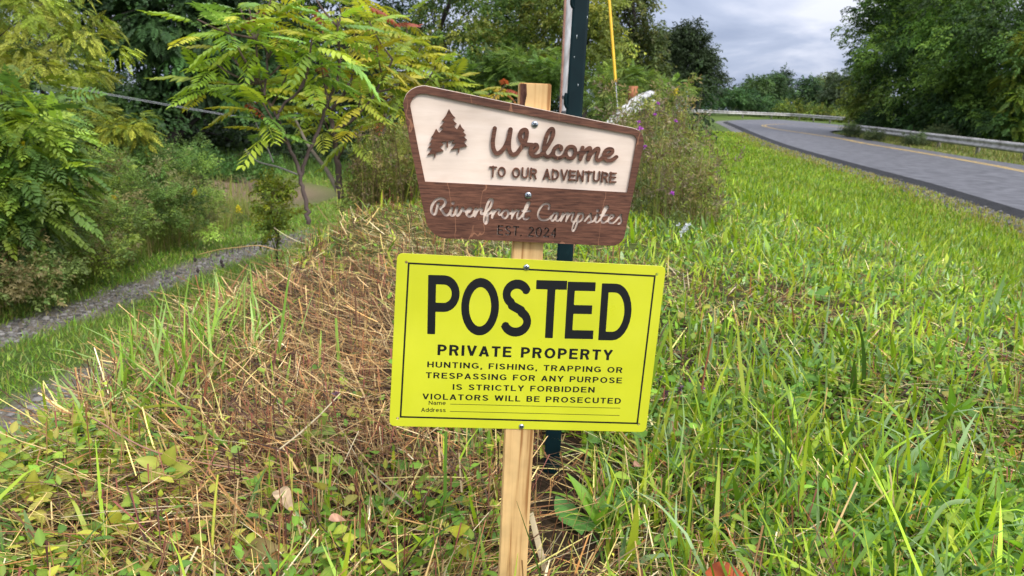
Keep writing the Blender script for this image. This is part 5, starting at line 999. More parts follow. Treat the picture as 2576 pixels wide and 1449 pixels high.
def blades(geo, pos, length, width, az, lean, curl, col, r, seg=3, tipw=.12, twist=.5, midw=1.0, rootcol=None):
    """ribbons: bend away from vertical by lean, plus curl along the length"""
    n = len(pos); ts = np.linspace(0, 1, seg + 1); rows = []; p = pos.copy(); d0 = np.stack([np.cos(az), np.sin(az)], -1)
    wa = az + math.pi / 2 + r.normal(0, twist, n); wd = np.stack([np.cos(wa), np.sin(wa), 0 * wa], -1)
    prof = np.interp(ts, [0, .35, .8, 1], [.75, midw, .55, tipw])
    for k, t in enumerate(ts):
        if k:
            th = lean + curl * (t - .5 / seg); st_ = (length / seg)[:, None]
            p = p + st_ * np.stack([d0[:, 0] * np.sin(th), d0[:, 1] * np.sin(th), np.cos(th)], -1)
        w = (width * prof[k] * .5)[:, None]; rows.append(np.stack([p - wd * w, p + wd * w], 1))
    v = np.stack(rows, 1).reshape(n, -1, 3); K = 2 * (seg + 1)
    base = np.array([[2 * k, 2 * k + 1, 2 * k + 3, 2 * k + 2] for k in range(seg)])
    f = base[None] + (np.arange(n) * K)[:, None, None]
    c = np.repeat(col[:, None, :], K, 1)
    if rootcol is not None: c[:, :2] = c[:, :2] * .4 + np.asarray(rootcol) * .6
    geo.add(v.reshape(-1, 3), f.reshape(-1, 4), c.reshape(-1, 3))
WC = [(.20, .24, .05), (.27, .29, .06), (.15, .20, .045), (.27, .21, .09), (.16, .12, .07)]
weeds('olive brush of tall weeds between the sumac stems and the brown board', [((-1.4, .3, 6.8, 9.5), 2200), ((-1.3, -.6, 5.6, 7.0), 500)], 0, WC, .66, .008, 12, .42, 3.2)
weeds('tangled tall weeds behind the boards and around the rail end', [((.1, 1.7, 7.2, 10.5), 1900), ((.95, 1.45, 5.0, 6.6), 300), ((.9, 1.45, 6.2, 8.0), 900)], 0, WC + [(.24, .20, .13)], .68, .007, 13, .40, 2.8)
weeds('tall loose weeds partly hiding the white rail end', [((.95, 1.6, 6.6, 7.9), 420)], 0, WC + [(.24, .20, .13)], 1.05, .007, 17, .22, 1.6)
weeds('pale weeds along the top of the verge before the far guardrail', [((1.0, 4.0, 18, 36), 1500)], 0, [(.20, .24, .05), (.26, .25, .08), (.15, .20, .04)], .5, .03, 14, .2, .4)
weeds('rough grass and weeds along the left side of the lane', [((-5.3, -4.35, 4.0, 13), 9500), ((-7.5, -4.6, 9, 16), 2500)], 0, [(.22, .28, .05), (.16, .24, .045), (.30, .25, .11), (.26, .30, .07)], .34, .010, 15, .35, .4)
weeds('green rank growth at the far end of the lane', [((-12, -3.5, 20, 29), 4200)], 0, [(.09, .17, .03), (.12, .20, .04), (.07, .13, .03)], .35, .025, 16, .3, .4)
# rough grass along the foot of the near guardrail and behind it
_r = np.random.default_rng(18); g = Geo(); m = 16000
k = _r.integers(0, 150, m); od = norm(RR[k] - RL[k]) * [1, 1, 0]; t = .15 + _r.random(m) ** 1.3 * 7
pp_ = RR[k] + od * t[:, None] + _r.normal(0, .15, (m, 3)) * [1, 1, 0]; pp_[:, 2] = H(pp_[:, 0], pp_[:, 1])
blades(g, pp_, _r.uniform(.10, .30, m) * np.where(t > 2.0, 1.5, .8), _r.uniform(.02, .05, m), _r.uniform(0, 6.28, m), np.abs(_r.normal(.25, .25, m)), _r.normal(.4, .4, m), np.array([(.20, .25, .05), (.30, .29, .09), (.14, .21, .04), (.26, .24, .10)])[_r.integers(0, 4, m)] * np.exp(_r.normal(0, .2, m))[:, None], _r)
o = g.build('verge_grass', M_far); tag(o, 'rough grass along the foot of the near guardrail', 'grass', kind='stuff')
# knapweed with purple heads
def flower_head(geo, c, r_, col, n=16, rr=np.random.default_rng(3)):
    d = rand_dirs(n, rr, .9); z = np.cross(d, rr.normal(size=(n, 3))); rot = frames(d, z)
    q = (np.array([[0, -.12, 0], [1, -.16, 0], [1, .16, 0], [0, .12, 0]]), np.array([[0, 1, 2, 3]]), np.ones((4, 3)))
    instance(geo, q, np.repeat(np.asarray(c)[None], n, 0), rot, r_ * rr.uniform(.7, 1.1, n), np.asarray(col) * np.exp(rr.normal(0, .2, n))[:, None])
KN = [(1610, 325, 5.0), (1607, 308, 5.1), (1648, 290, 5.3), (1690, 488, 4.4), (1740, 378, 6.0), (1622, 370, 5.2), (1655, 262, 5.6), (1700, 305, 5.6)]
for k, (x, y, d_) in enumerate(KN):
    c = P(x, y, d_); b = np.array([c[0] + .05, c[1] + .05, float(H(c[0] + .05, c[1] + .05))])
    T_ = thing('knapweed', ['knapweed with the largest purple head, by the corner of the brown board', 'knapweed head just above the largest purple one', 'purple knapweed high beside the rail end', 'lowest purple knapweed, alone in the verge grass right of the boards', 'small purple knapweed at the edge of the open verge',
                          'purple knapweed half hidden right of the brown board', 'topmost small purple knapweed near the tip of the rail end', 'purple knapweed rightmost in the weed clump'][k], 'flower', b, 'purple knapweeds')
    g = Geo(); pp = smooth_path([np.zeros(3), (c - b) * .6 + [.02, 0, 0], c - b], 4); tube(g, pp, np.linspace(.003, .0018, len(pp)), (.13, .16, .06), 5)
    instance(g, FINE[0], (c - b) * rng.uniform(.2, .8, (5, 1)), frames(rand_dirs(5, rng, .3), rand_dirs(5, rng)), .12, np.full((5, 3), .1) * [1.2, 1.6, .5]); g.build('stem', M_far, T_)
    g = Geo(); flower_head(g, c - b, .025 if k == 0 else .017, (.46, .10, .52), 24); g.build('flower', M_flower, T_)
# goldenrods
for k, (x, y, d_, s, lab) in enumerate([(490, 487, 9.0, .07, 'goldenrod with the brightest flowers in front of the lane thicket'), (285, 500, 7.9, .06, 'goldenrod blooming in the olive thicket'), (600, 530, 9.6, .08, 'lone goldenrod standing in the lane grass'), (300, 455, 8.4, .04, 'small goldenrod tip above the olive thicket'), (60, 370, 6.2, .05, 'yellow flowers among the drooping fronds at the left edge'), (1740, 190, 11, .09, 'goldenrod top poking above the weeds under the far trees')]):
    if k == 5: x, y = 1700, 236
    c = P(x, y, d_); b = np.array([c[0], c[1], float(H(c[0], c[1]))])
    T_ = thing('goldenrod', lab, 'flower', b, 'goldenrods')
    g = Geo(); tube(g, smooth_path([np.zeros(3), (c - b) * .6 + [.03, .02, 0], c - b], 4), .0035, (.13, .17, .05), 5); instance(g, FINE[1], (c - b) * rng.uniform(.3, .9, (8, 1)), frames(rand_dirs(8, rng, .3), rand_dirs(8, rng)), .16, np.full((8, 3), .1) * [1.1, 1.6, .5]); g.build('stem', M_far, T_)
    g = Geo()
    for q in range(16): flower_head(g, c - b + np.array([s * .5 * math.cos(q * 2.4) * (q / 16), s * .5 * math.sin(q * 2.4) * (q / 16), s * (.7 - q / 14)]), s * .34, (.66, .56, .03), 8)
    g.build('flower', M_flower, T_)
# ================================================================== grass, straw and litter
def scatter(n, r0_, r1_, az0, az1, p, r):
    """polar scatter about the viewer; areal density falls as r**-p"""
    u = r.random(n); e_ = 2 - p
    rr_ = (r0_ ** e_ + u * (r1_ ** e_ - r0_ ** e_)) ** (1 / e_) if abs(e_) > 1e-6 else r0_ * (r1_ / r0_) ** u
    a = np.radians(r.uniform(az0, az1, n)); return rr_ * np.sin(a), rr_ * np.cos(a), rr_
def brownness(x, y):
    """share of dry mown stalks: heavy left of and behind the stake, patchy elsewhere"""
    b = np.exp(-(((x + .50) / .60) ** 2 + ((y - 2.10) / .85) ** 2)) * 1.2
    b2 = .80 * np.exp(-(((x + .70) / .62) ** 2 + ((y - 4.2) / 1.9) ** 2))
    near = .20 * sstep(.35, -.1, x) * np.exp(-((y - .95) / .5) ** 2)
    patch = .95 * (sstep(.50, .66, vnoise(x, y, .38, 21)) * .9) * sstep(6, 1.5, y) * (.45 + .55 * sstep(1.0, 1.7, y)) + .25 * (vnoise(x, y, .2, 22) - .4)
    rt = -.25 * sstep(.5, 1.5, x)
    edge = .8 * sstep(1.7, .35, edge_left_x(y) - x)
    return np.clip(b + b2 + near + patch * .75 + rt + edge + .04 - .12 * sstep(1.7, 1.0, y), .05, 1)
def on_bank(x, y): return (x > crest_x(y) - .28) & (x < edge_left_x(y) - .55)
r = np.random.default_rng(77)
soil = np.array([.07, .05, .03])
GREENS = np.array([(.20, .33, .018), (.27, .42, .020), (.13, .25, .02), (.34, .47, .03), (.38, .46, .035), (.08, .17, .025), (.27, .40, .17)])
STRAWS = np.array([(.60, .50, .16), (.55, .38, .15), (.72, .56, .29), (.48, .24, .08), (.40, .17, .05), (.78, .66, .40), (.50, .48, .14), (.58, .50, .16), (.22, .10, .04), (.10, .065, .03), (.07, .045, .022), (.14, .08, .035)])
BROWNS = np.array([(.34, .19, .06), (.15, .07, .03), (.46, .27, .09), (.56, .38, .16), (.08, .035, .022), (.62, .43, .20), (.33, .14, .055)])
# ---- green blades
g = Geo()
x, y, rr_ = scatter(142000, .52, 12, -46, 44, 1.55, r)
k = on_bank(x, y) & (r.random(len(x)) > brownness(x, y) * 1.02) & (r.random(len(x)) < .35 + .9 * vnoise(x, y, .16, 30)); k2 = ~((np.abs(x - .09) < .08) & (np.abs(y - 1.28) < .30)); x, y, rr_ = x[k][k2[k]], y[k][k2[k]], rr_[k][k2[k]]; n = len(x)
tall = r.random(n) < .10
ln = r.gamma(4.5, .0128, n) * (1 + .05 * rr_) * np.where(tall, 1.8, 1) * (1 - .25 * sstep(1.8, 3.2, rr_)) * (.75 + .5 * vnoise(x, y, .6, 31)); wd_ = r.uniform(.0032, .0105, n) * (1 + .22 * np.maximum(0, rr_ - 1.2)) * np.where(r.random(n) < .12, 1.7, 1)
tone = vnoise(x, y, .5, 32); col = GREENS[r.integers(0, len(GREENS), n)] * np.exp(r.normal(0, .18, n) + .55 * (tone - .5) + .06)[:, None]
dry = sstep(1.9, .5, edge_left_x(y) - x) * .85; yl_ = (r.random(n) < dry * .7)[:, None]; col = np.where(yl_, col * .3 + np.array([.40, .30, .08]) * .7, col)
blades(g, np.stack([x, y, H(x, y) - .006], -1), ln, wd_, r.uniform(0, 6.283, n), np.where(r.random(n) < .3, r.normal(1.15, .25, n), np.abs(r.normal(.30, .30, n))), r.normal(.75, .65, n), col, r, 4, .10)
print('green', n)
# tussock of long blades at the lip of the bank
n = 420; x = r.normal(-.92, .14, n); y = r.normal(1.95, .26, n)
col = np.array([(.24, .42, .05), (.30, .48, .06), (.34, .50, .14), (.18, .34, .03)])[r.integers(0, 4, n)] * np.exp(r.normal(0, .15, n))[:, None]
blades(g, np.stack([x, y, H(x, y) - .005], -1), r.uniform(.08, .24, n), r.uniform(.004, .010, n), r.uniform(0, 6.283, n), np.abs(r.normal(.35, .3, n)), r.normal(.6, .5, n), col, r, 4, .10)
# thinly grown gravel edge keeps a few tufts
# far verge
x = r.uniform(-.5, 14, 150000); y = r.uniform(3.2, 46, 150000) ** 1.0
x = edge_left_x(y) - .48 - r.random(len(y)) ** 1.2 * np.minimum(7.5, 2.2 + y * .35)
k = (x > .3) & (r.random(len(x)) < np.clip(9 / y, .1, 1)); x, y = x[k], y[k]; n = len(x); rr_ = np.hypot(x, y)
col = GREENS[r.integers(0, 5, n)] * np.exp(r.normal(0, .16, n) + .4 * (vnoise(x, y, 1.2, 33) - .5))[:, None] * [.80, .84, .80]
dry = sstep(2.2, .2, edge_left_x(y) - x); yl_ = (r.random(n) < dry * .8 + .06)[:, None]; col = np.where(yl_, col * .3 + np.array([.36, .26, .08]) * .7, col)
blades(g, np.stack([x, y, H(x, y) - .01], -1), r.uniform(.05, .14, n), r.uniform(.004, .008, n) * (1 + .13 * rr_), r.uniform(0, 6.283, n), np.abs(r.normal(.25, .25, n)), r.normal(.4, .4, n), col, r, 3, .12)
print('verge', n)
# lane grass strip and margins
x = r.uniform(-6.2, -1.5, 120000); y = 2.3 + r.random(120000) ** 1.4 * 22
k = (lane_track(x, y) < r.uniform(.1, 1.15, len(x))) & (x < crest_x(y) - .5) & (r.random(len(x)) < np.where(x > -4.4, 1, .6)); x, y = x[k], y[k]; n = len(x); rr_ = np.hypot(x, y)
k = ~((np.exp(-(((x + 5.7) / 1.7) ** 2 + ((y - 15.8) / 3.2) ** 2)) > .35)); x, y, rr_ = x[k], y[k], rr_[k]; n = len(x)
col = np.array([(.15, .31, .025), (.20, .36, .03), (.25, .36, .04), (.12, .24, .03), (.27, .30, .07), (.36, .33, .10), (.30, .24, .09)])[np.minimum(r.integers(0, 5, n) + (r.random(n) < .15 + .5 * (vnoise(x, y, .8, 61) > .6)) * r.integers(1, 4, n), 6)] * np.exp(r.normal(0, .18, n))[:, None]
blades(g, np.stack([x, y, H(x, y) - .006], -1), r.uniform(.03, .09, n), r.uniform(.003, .006, n) * (1 + .12 * rr_), r.uniform(0, 6.283, n), np.abs(r.normal(.45, .35, n)), r.normal(.5, .4, n), col, r, 2, .15)
print('lane', n)
o = g.build('grass', M_grass); tag(o, 'green grass blades over the bank, the verge and the middle of the lane', 'grass', kind='stuff')
g = Geo(); m = 9000; k = (r.random(m) ** 1.6 * 90).astype(int); q = RL[k] + (RL[k + 1] - RL[k]) * r.random((m, 1)) + out[k] * r.normal(.62, .17, (m, 1)); q[:, 2] -= .075
a = r.uniform(0, 6.28, m); instance(g, ST, q, frames(np.stack([np.cos(a), np.sin(a), r.normal(0, .2, m)], -1), np.array([0, 0, 1.])), r.gamma(2.2, .009, m) + .008, r.uniform(.03, .17, m)[:, None] * np.array([1, .97, .94]))
o = g.build('gravel', M_bark); tag(o, 'loose grey stones along the near edge of the asphalt', 'gravel', kind='stuff')
# ---- straw / hay thatch
g = Geo()
x, y, rr_ = scatter(100000, .52, 9, -46, 44, 1.6, r)
br = brownness(x, y); k = ~((np.abs(x - .09) < .07) & (np.abs(y - 1.33) < .26)) & on_bank(x, y) & (r.random(len(x)) < br * .85 + .10); x, y, rr_, br = x[k], y[k], rr_[k], br[k]; n = len(x)
isb = r.random(n) < np.clip((br - .38) * 1.5, .05, .80) * np.where(y > 3.4, .5, 1)
col = np.where(isb[:, None], BROWNS[r.integers(0, len(BROWNS), n)], STRAWS[r.integers(0, len(STRAWS), n)]) * np.exp(r.normal(np.where(isb, -.22, -.12), .40, n))[:, None]
ln = r.gamma(3.2, .042, n); ln = np.minimum(ln, .20); flat = r.random(n) < .86
lean = np.where(flat, r.normal(1.47, .16, n), np.abs(r.normal(.5, .4, n)))
thick = .055 * (.3 + br) * r.random(n) ** 1.3
flow = 6.283 * vnoise(x, y, .55, 40) + r.normal(0, .8, n)
blades(g, np.stack([x, y, H(x, y) + thick * np.where(flat, 1, 0)], -1), np.where(flat, ln, ln * .55), r.uniform(.0014, .0050, n) * np.where(r.random(n) < .5, .7, 1) * (1 + .25 * np.maximum(0, rr_ - 1.2)), flow, lean, r.normal(.05, .22, n), col, r, 3, .6, .9)
print('straw', n)
o = g.build('straw', M_straw); tag(o, 'mown dry stalks and straw lying in a tangled brown thatch on the bank', 'straw', kind='stuff')
# ---- standing cut stubble
g = Geo()
x, y, rr_ = scatter(9000, .55, 7, -44, 42, 1.4, r)
k = on_bank(x, y) & (r.random(len(x)) < brownness(x, y) + .12); x, y, rr_ = x[k], y[k], rr_[k]; n = len(x)
col = np.array([(.30, .13, .06), (.40, .22, .09), (.20, .065, .05), (.12, .05, .04), (.46, .33, .14), (.34, .12, .09), (.38, .36, .08)])[r.integers(0, 7, n)] * np.exp(r.normal(0, .2, n))[:, None]
ln = r.gamma(4, .017, n) + .015
P0 = np.stack([x, y, H(x, y) - .01], -1); az = r.uniform(0, 6.283, n); le = np.abs(r.normal(0, .28, n)); wdt = r.uniform(.0016, .0036, n) * (1 + .15 * rr_)
blades(g, P0, ln, wdt, az, le, r.normal(0, .15, n), col, r, 3, .8, 1, .1); blades(g, P0, ln, wdt, az + 1.57, le * 0 + le, 0 * le, col, r, 3, .8, 1, .1)
o = g.build('stubble', M_straw); tag(o, 'stiff cut stems standing up through the thatch', 'stubble', kind='stuff')
# ---- small broad leaves creeping through the thatch
def T_ovate(n=5, w=.34, fold=.10, curl=.18, tooth=0.0):
    ts = np.linspace(0, 1, n + 1); V = []
    for i_, t in enumerate(ts):
        hw = w * math.sin(math.pi * min(1, t ** .75 * .98 + .02)) ** .9 * (1 + tooth * (i_ % 2)); z = -curl * t * t
        V += [(t, hw, z + fold * hw), (t, 0, z), (t, -hw, z + fold * hw)]
    Fq = []
    for i_ in range(n): a = 3 * i_; Fq += [(a, a + 1, a + 4, a + 3), (a + 1, a + 2, a + 5, a + 4)]
    V = np.array(V); c = np.ones((len(V), 3)); c[1::3] *= 1.25
    return V, np.array(Fq), c
OV = [T_ovate(4, .30, .25, .2), T_ovate(4, .36, .15, .35), T_ovate(4, .22, .3, .1)]
g = Geo()
x, y, rr_ = scatter(115000, .52, 8, -46, 44, 1.5, r)
gy_ = vnoise(x, y, .30, 50); k = ~((np.abs(x - .09) < .08) & (np.abs(y - 1.28) < .30)) & on_bank(x, y) & (r.random(len(x)) < (1.15 - brownness(x, y)) * np.maximum(np.where(rr_ > 2.2, .25, .55) * sstep(.25, .7, gy_), (.45 + .85 * vnoise(x, y, .16, 55)) * sstep(.4, -.4, x) * sstep(2.2, 1.4, y))); x, y, rr_, gy_ = x[k], y[k], rr_[k], gy_[k]; n = len(x)
left = sstep(.2, -.5, x) * sstep(2.2, 1.3, y)
LC = np.array([(.13, .27, .03), (.18, .34, .03), (.10, .21, .035), (.26, .38, .04)]); LY = np.array([(.32, .38, .04), (.40, .40, .05), (.24, .34, .04), (.36, .33, .07), (.17, .28, .04)])
col = np.where((r.random(n) < left * .60 + .08)[:, None], LY[r.integers(0, 5, n)], LC[r.integers(0, 4, n)]) * np.exp(r.normal(0, .18, n))[:, None]
d_ = rand_dirs(n, r, .15); d_[:, 2] = np.abs(d_[:, 2]) * .6 - .1; rot = frames(norm(d_), np.array([0, 0, 1.]) + r.normal(size=(n, 3)) * .4)
pos = np.stack([x, y, H(x, y) + r.uniform(.004, .075, n) * (.5 + .5 * r.random(n)) + .01 * left], -1); sz = np.minimum(r.gamma(5, .0039, n), .030) * (1 + .06 * rr_); w = r.integers(0, 3, n)
for q, Tm in enumerate(OV): s = w == q; instance(g, Tm, pos[s], rot[s], sz[s], col[s])
print('leaves', n)
o = g.build('ground_leaves', M_leaf); tag(o, 'small oval green and yellowish leaves creeping through the thatch', 'ground cover', kind='stuff')

# ================================================================== single plants in the foreground
LONG = T_ovate(7, .13, .35, .25); LONGW = T_ovate(7, .19, .25, .3); OVB = T_ovate(7, .30, .25, .22)
def gpt(x, y):
    """point of the ground seen at a place of the picture"""
    d = ray(x, y); t = .3
    for _ in range(60):
        p = CC + d * t; h_ = H(p[0], p[1]); t += (p[2] - h_) * .6 / max(-d[2], .15) * .9
    p = CC + d * t; return np.array([p[0], p[1], float(H(p[0], p[1]))])
def rosette(name, label, cat, b, leaves, Tm, col, r, group, size, up_=.5, jit=.15):
    size *= .72; T_ = thing(name, label, cat, b, group)
    for k in range(leaves):
        a = k * 2.4 + r.uniform(-.4, .4); e_ = up_ + r.normal(0, .22); d_ = np.array([[math.cos(a) * math.cos(e_), math.sin(a) * math.cos(e_), math.sin(e_)]])
        g = Geo(); instance(g, Tm, np.array([[0, 0, .004]]), frames(d_, np.array([[0, 0, 1.]]) + r.normal(size=(1, 3)) * .15), np.array([size * r.uniform(.75, 1.2)]), np.asarray([col]) * np.exp(r.normal(0, jit)))
        g.build('leaf', M_leaf, T_, smooth=True)
    return T_
PLN = 'broad leaved plantains and docks in the grass'
for k, (x, y, n_, T0, s, c, u_, lab) in enumerate([
    (1505, 1330, 4, LONG, .13, (.17, .33, .03), 1.0, 'tall lance leaved plantain right of the stake'), (1440, 1330, 3, OVB, .085, (.10, .25, .045), .6, 'pair of rounded green leaves just right of the stake'), (1560, 1300, 4, OVB, .08, (.09, .24, .04), .5, 'dark green oval leaves beyond the lance leaved plantain'),
    (1880, 1150, 4, LONGW, .11, (.12, .28, .035), .5, 'long spear shaped leaf in the middle of the right hand grass'), (2310, 1250, 6, OVB, .11, (.13, .28, .06), .9, 'upright dock with broad pale veined leaves at the right'), (2200, 1350, 5, LONGW, .12, (.12, .27, .04), .7, 'dock leaves below the upright dock at the right'),
    (1080, 1330, 4, LONG, .10, (.14, .29, .04), .9, 'narrow leaved plantain left of the stake'), (1760, 1290, 4, LONGW, .09, (.10, .24, .05), .6, 'blue green leaves between the stake and the red leaf'), (2480, 1330, 6, LONG, .14, (.18, .33, .03), 1.0, 'plantain with long upright leaves near the right edge'),
    (1980, 1020, 5, LONGW, .11, (.13, .29, .04), .5, 'leafy dock below the purple clover heads at the right'), (620, 1330, 4, LONGW, .10, (.12, .25, .06), .4, 'grey green plantain lying in the straw at the lower left'), (1950, 1400, 5, LONG, .10, (.10, .24, .05), .8, 'plantain right above the red fallen leaf'), (2050, 760, 6, OVB, .10, (.13, .27, .05), .6, 'broad leaf plant among the grass of the far verge'), (2390, 1080, 5, LONG, .16, (.15, .30, .03), 1.0, 'tall bladed plantain in the upper right grass')]):
    rosette('plantain', lab, 'plant', gpt(x, y), n_, T0, c, np.random.default_rng(300 + k), PLN, s, u_)
# yellow seedlings on thin stems
def seedling(label, base, stem, leaves, col):
    b = gpt(*base); T_ = thing('seedling', label, 'plant', b, 'yellowing seedlings in the straw')
    d_ = np.linalg.norm((b - CC) @ fw); dep = (b - CC) @ fw
    tip = P(*stem, dep) - b
    g = Geo(); tube(g, smooth_path([np.zeros(3), tip * .5 + [.004, 0, 0], tip], 4), np.linspace(.0018, .0012, 9), (.22, .12, .08), 5); g.build('stem', M_bark, T_, smooth=True)
    for (x0, y0, x1, y1), s_ in leaves:
        a0 = P(x0, y0, dep - .005) - b; a1 = P(x1, y1, dep - .03) - b; L_ = np.linalg.norm(a1 - a0)
        g = Geo(); instance(g, OVB, a0[None], frames((a1 - a0)[None], np.array([[rng.normal() * .4, -.75, .65]])), np.array([L_]), np.asarray([col]) * np.exp(rng.normal(0, .1))); g.build('leaf', M_leaf, T_, smooth=True)
seedling('bright yellow seedling with a twisted leaf just left of the stake', (1150, 1440), (1163, 1330), [((1152, 1338, 1172, 1325), 0), ((1158, 1355, 1178, 1405), 0), ((1150, 1400, 1118, 1425), 0), ((1160, 1342, 1135, 1330), 0)], (.45, .46, .06))
seedling('four leaved yellow seedling at the lower left', (415, 1270), (428, 1200), [((420, 1190, 345, 1200), 0), ((425, 1190, 470, 1175), 0), ((400, 1170, 345, 1155), 0), ((420, 1170, 432, 1130), 0)], (.33, .36, .06))
seedling('pale yellow leaves at the left edge of the straw', (60, 1300), (90, 1240), [((92, 1250, 75, 1190), 0), ((90, 1255, 118, 1225), 0), ((88, 1262, 60, 1245), 0)], (.40, .40, .06))
seedling('yellow leaved stem hanging over the bottom left straw', (270, 1390), (280, 1330), [((282, 1335, 290, 1285), 0), ((280, 1345, 240, 1310), 0), ((282, 1345, 335, 1320), 0), ((280, 1350, 230, 1350), 0)], (.38, .38, .05))
seedling('purplish leaved seedling near the bottom left of the stake', (640, 1449), (625, 1385), [((625, 1385, 690, 1375), 0), ((625, 1388, 590, 1405), 0), ((640, 1400, 720, 1440), 0), ((628, 1400, 660, 1425), 0)], (.26, .20, .08))
seedling('small yellow seedling showing between the stake and the steel post', (1382, 1180), (1375, 1110), [((1378, 1112, 1385, 1085), 0), ((1375, 1120, 1362, 1150), 0), ((1378, 1125, 1395, 1140), 0)], (.42, .46, .06))
seedling('green seedling with paired leaves below the yellow board', (810, 1140), (808, 1085), [((808, 1080, 840, 1085), 0), ((808, 1085, 775, 1095), 0), ((806, 1075, 815, 1050), 0), ((808, 1095, 826, 1110), 0)], (.22, .30, .06))
# fallen leaves
def fallen(label, x, y, L_, col, az, curl, tm=None):
    b = gpt(x, y) + [0, 0, .07]; T0 = tm or T_ovate(8, .30, .5, curl)
    g = Geo(); v, f_, c_ = T0; c_ = c_.copy(); rz = np.random.default_rng(int(x)); c_ *= np.exp(rz.normal(0, .22, len(c_)))[:, None]
    instance(g, (v - [.5, 0, 0], f_, c_), np.zeros((1, 3)), frames(np.array([[math.cos(az), math.sin(az), .10]]), np.array([[.1, -.45, 1.]])), np.array([L_]), np.array([col]))
    o = g.build('fallen_leaf', M_leaf, smooth=True); o.location = tuple(b); return tag(o, label, 'leaf', 'fallen leaves')
fallen('rusty red fallen leaf lying at the bottom edge of the grass', 1822, 1560, .07, (.42, .085, .025), -.5, .15)
fallen('curled cream coloured dry leaf in the lower left straw', 715, 1340, .048, (.52, .38, .24), -.9, .6)
fallen('torn pinkish dry leaf near the bottom left of the stake', 850, 1400, .028, (.55, .30, .20), .4, .5)
fallen('small pinkish brown dry leaf right of the steel post', 1600, 1250, .03, (.45, .24, .17), .8, .5)
# purple clover-like heads
for k, (x, y, s, lab) in enumerate([(1675, 1000, .012, 'dull purple seed head nearest the lower right corner of the yellow board'), (1712, 985, .011, 'upper dull purple head of the group by the yellow board'), (1735, 960, .010, 'topmost purple head of the group by the yellow board'), (1765, 985, .010, 'rightmost purple head of the group by the yellow board'), (1660, 960, .010, 'purple head half hidden at the edge of the yellow board'),
                                    (1985, 1015, .013, 'purple head alone in the right hand grass'), (820, 985, .012, 'grey purple head in the brown straw left of the yellow board'), (845, 1000, .011, 'second grey purple head in the brown straw'), (945, 1215, .010, 'faded purple head low beside the straw below the yellow board')]):
    b = gpt(x, y + 55); dep = (b - CC) @ fw; c = P(x, y, dep) - b
    T_ = thing('selfheal', lab, 'flower', b, 'selfheal flower heads')
    g = Geo(); tube(g, smooth_path([np.zeros(3), c * .5 + [.004, 0, 0], c], 3), .0013, (.14, .12, .06), 5); g.build('stem', M_bark, T_)
    g = Geo(); 
    for q in range(4): flower_head(g, c + [0, 0, (q - 1.5) * s * .55], s * .8, [(.17, .10, .13), (.26, .15, .24), (.14, .10, .08)][(k + q) % 3], 20)
    if k in (3, 5): flower_head(g, c + [s * .5, -s * .4, s * .8], s * .55, (.55, .12, .55), 8)
    g.build('flower', M_flower, T_)
# white dock flower tuft right of the board
b = gpt(1716, 625); dep = (b - CC) @ fw; c = P(1718, 575, dep) - b
T_ = thing('white_flower', 'small white flower cluster in the verge right of the brown board', 'flower', b)
g = Geo(); tube(g, [np.zeros(3), c], .002, (.15, .2, .06), 5); g.build('stem', M_bark, T_)
g = Geo()
for q in range(8): flower_head(g, c + rng.normal(0, .012, 3), .020, (.70, .72, .74), 10)
g.build('flower', M_flower, T_)
# long single stalks and blades that stand out
def stalk(label, pts, w0, w1, col, depth=None, name='stalk', flat=True, grp='long stalks in the foreground'):
    b = gpt(*pts[0]); dep = (b - CC) @ fw if depth is None else depth
    q = [P(px_, py_, dep + .02 * k * 0) - b for k, (px_, py_) in enumerate(pts)]; q[0] = q[0] if depth else np.zeros(3)
    pp = smooth_path(q, 5); g = Geo()
    if flat:
        tg = norm(np.gradient(pp, axis=0)); sd = norm(np.cross(tg, np.array([.25, -1, .3]))); ww = np.interp(np.linspace(0, 1, len(pp)), [0, .5, 1], [w0, (w0 + w1) * .55, w1])[:, None] / 2
        bend = norm(np.cross(sd, tg)) * ww * .35
        v = np.stack([pp - sd * ww, pp + bend, pp + sd * ww], 1); i_ = np.arange(len(pp) - 1)[:, None] * 3 + np.arange(2)[None]
        g.add(v.reshape(-1, 3), np.stack([i_, i_ + 1, i_ + 4, i_ + 3], -1).reshape(-1, 4), col)
    else: tube(g, pp, np.linspace(w0 / 2, w1 / 2, len(pp)), col, 6)
    o = g.build(name, M_grass if flat else M_bark, smooth=True); o.location = tuple(b); return tag(o, label, 'stalk' if not flat else 'grass blade', grp)
stalk('pale split straw leaning beside the foot of the stake', [(1375, 1449), (1355, 1370), (1335, 1290)], .010, .009, (.68, .56, .38), name='split_straw')
stalk('upright lime yellow grass stem left of the stake', [(530, 1440), (536, 1330), (543, 1240), (548, 1195)], .0055, .003, (.46, .48, .07), flat=False)
stalk('dark reddish cut stalk standing in the lower left straw', [(690, 1440), (715, 1350), (735, 1285)], .006, .004, (.13, .05, .03), flat=False)
stalk('brown broken stalk upright among the straw left of the yellow board', [(498, 1085), (505, 1050), (520, 960)], .006, .005, (.22, .085, .04), flat=False)
stalk('tall dark stalk in the middle of the brown straw', [(905, 880), (896, 800), (893, 690)], .007, .003, (.14, .07, .04), flat=False)
stalk('reddish brown stalk in the grass right of the yellow board', [(1755, 1050), (1770, 950), (1790, 850)], .005, .004, (.24, .09, .04), flat=False)
stalk('thin red stem lying across the grass right of the steel post', [(1480, 1215), (1560, 1180), (1640, 1165), (1750, 1170), (1900, 1200)], .004, .003, (.32, .11, .09), flat=False)
stalk('long reddish stem slanting across the lower left straw', [(1110, 1330), (900, 1270), (700, 1200), (400, 1140), (230, 1050)], .0035, .003, (.30, .17, .12), flat=False)
stalk('long bright green blade slanting down across the lower left', [(640, 1180), (520, 1080), (400, 970), (300, 880)], .007, .002, (.15, .30, .03), name='grass_blade')
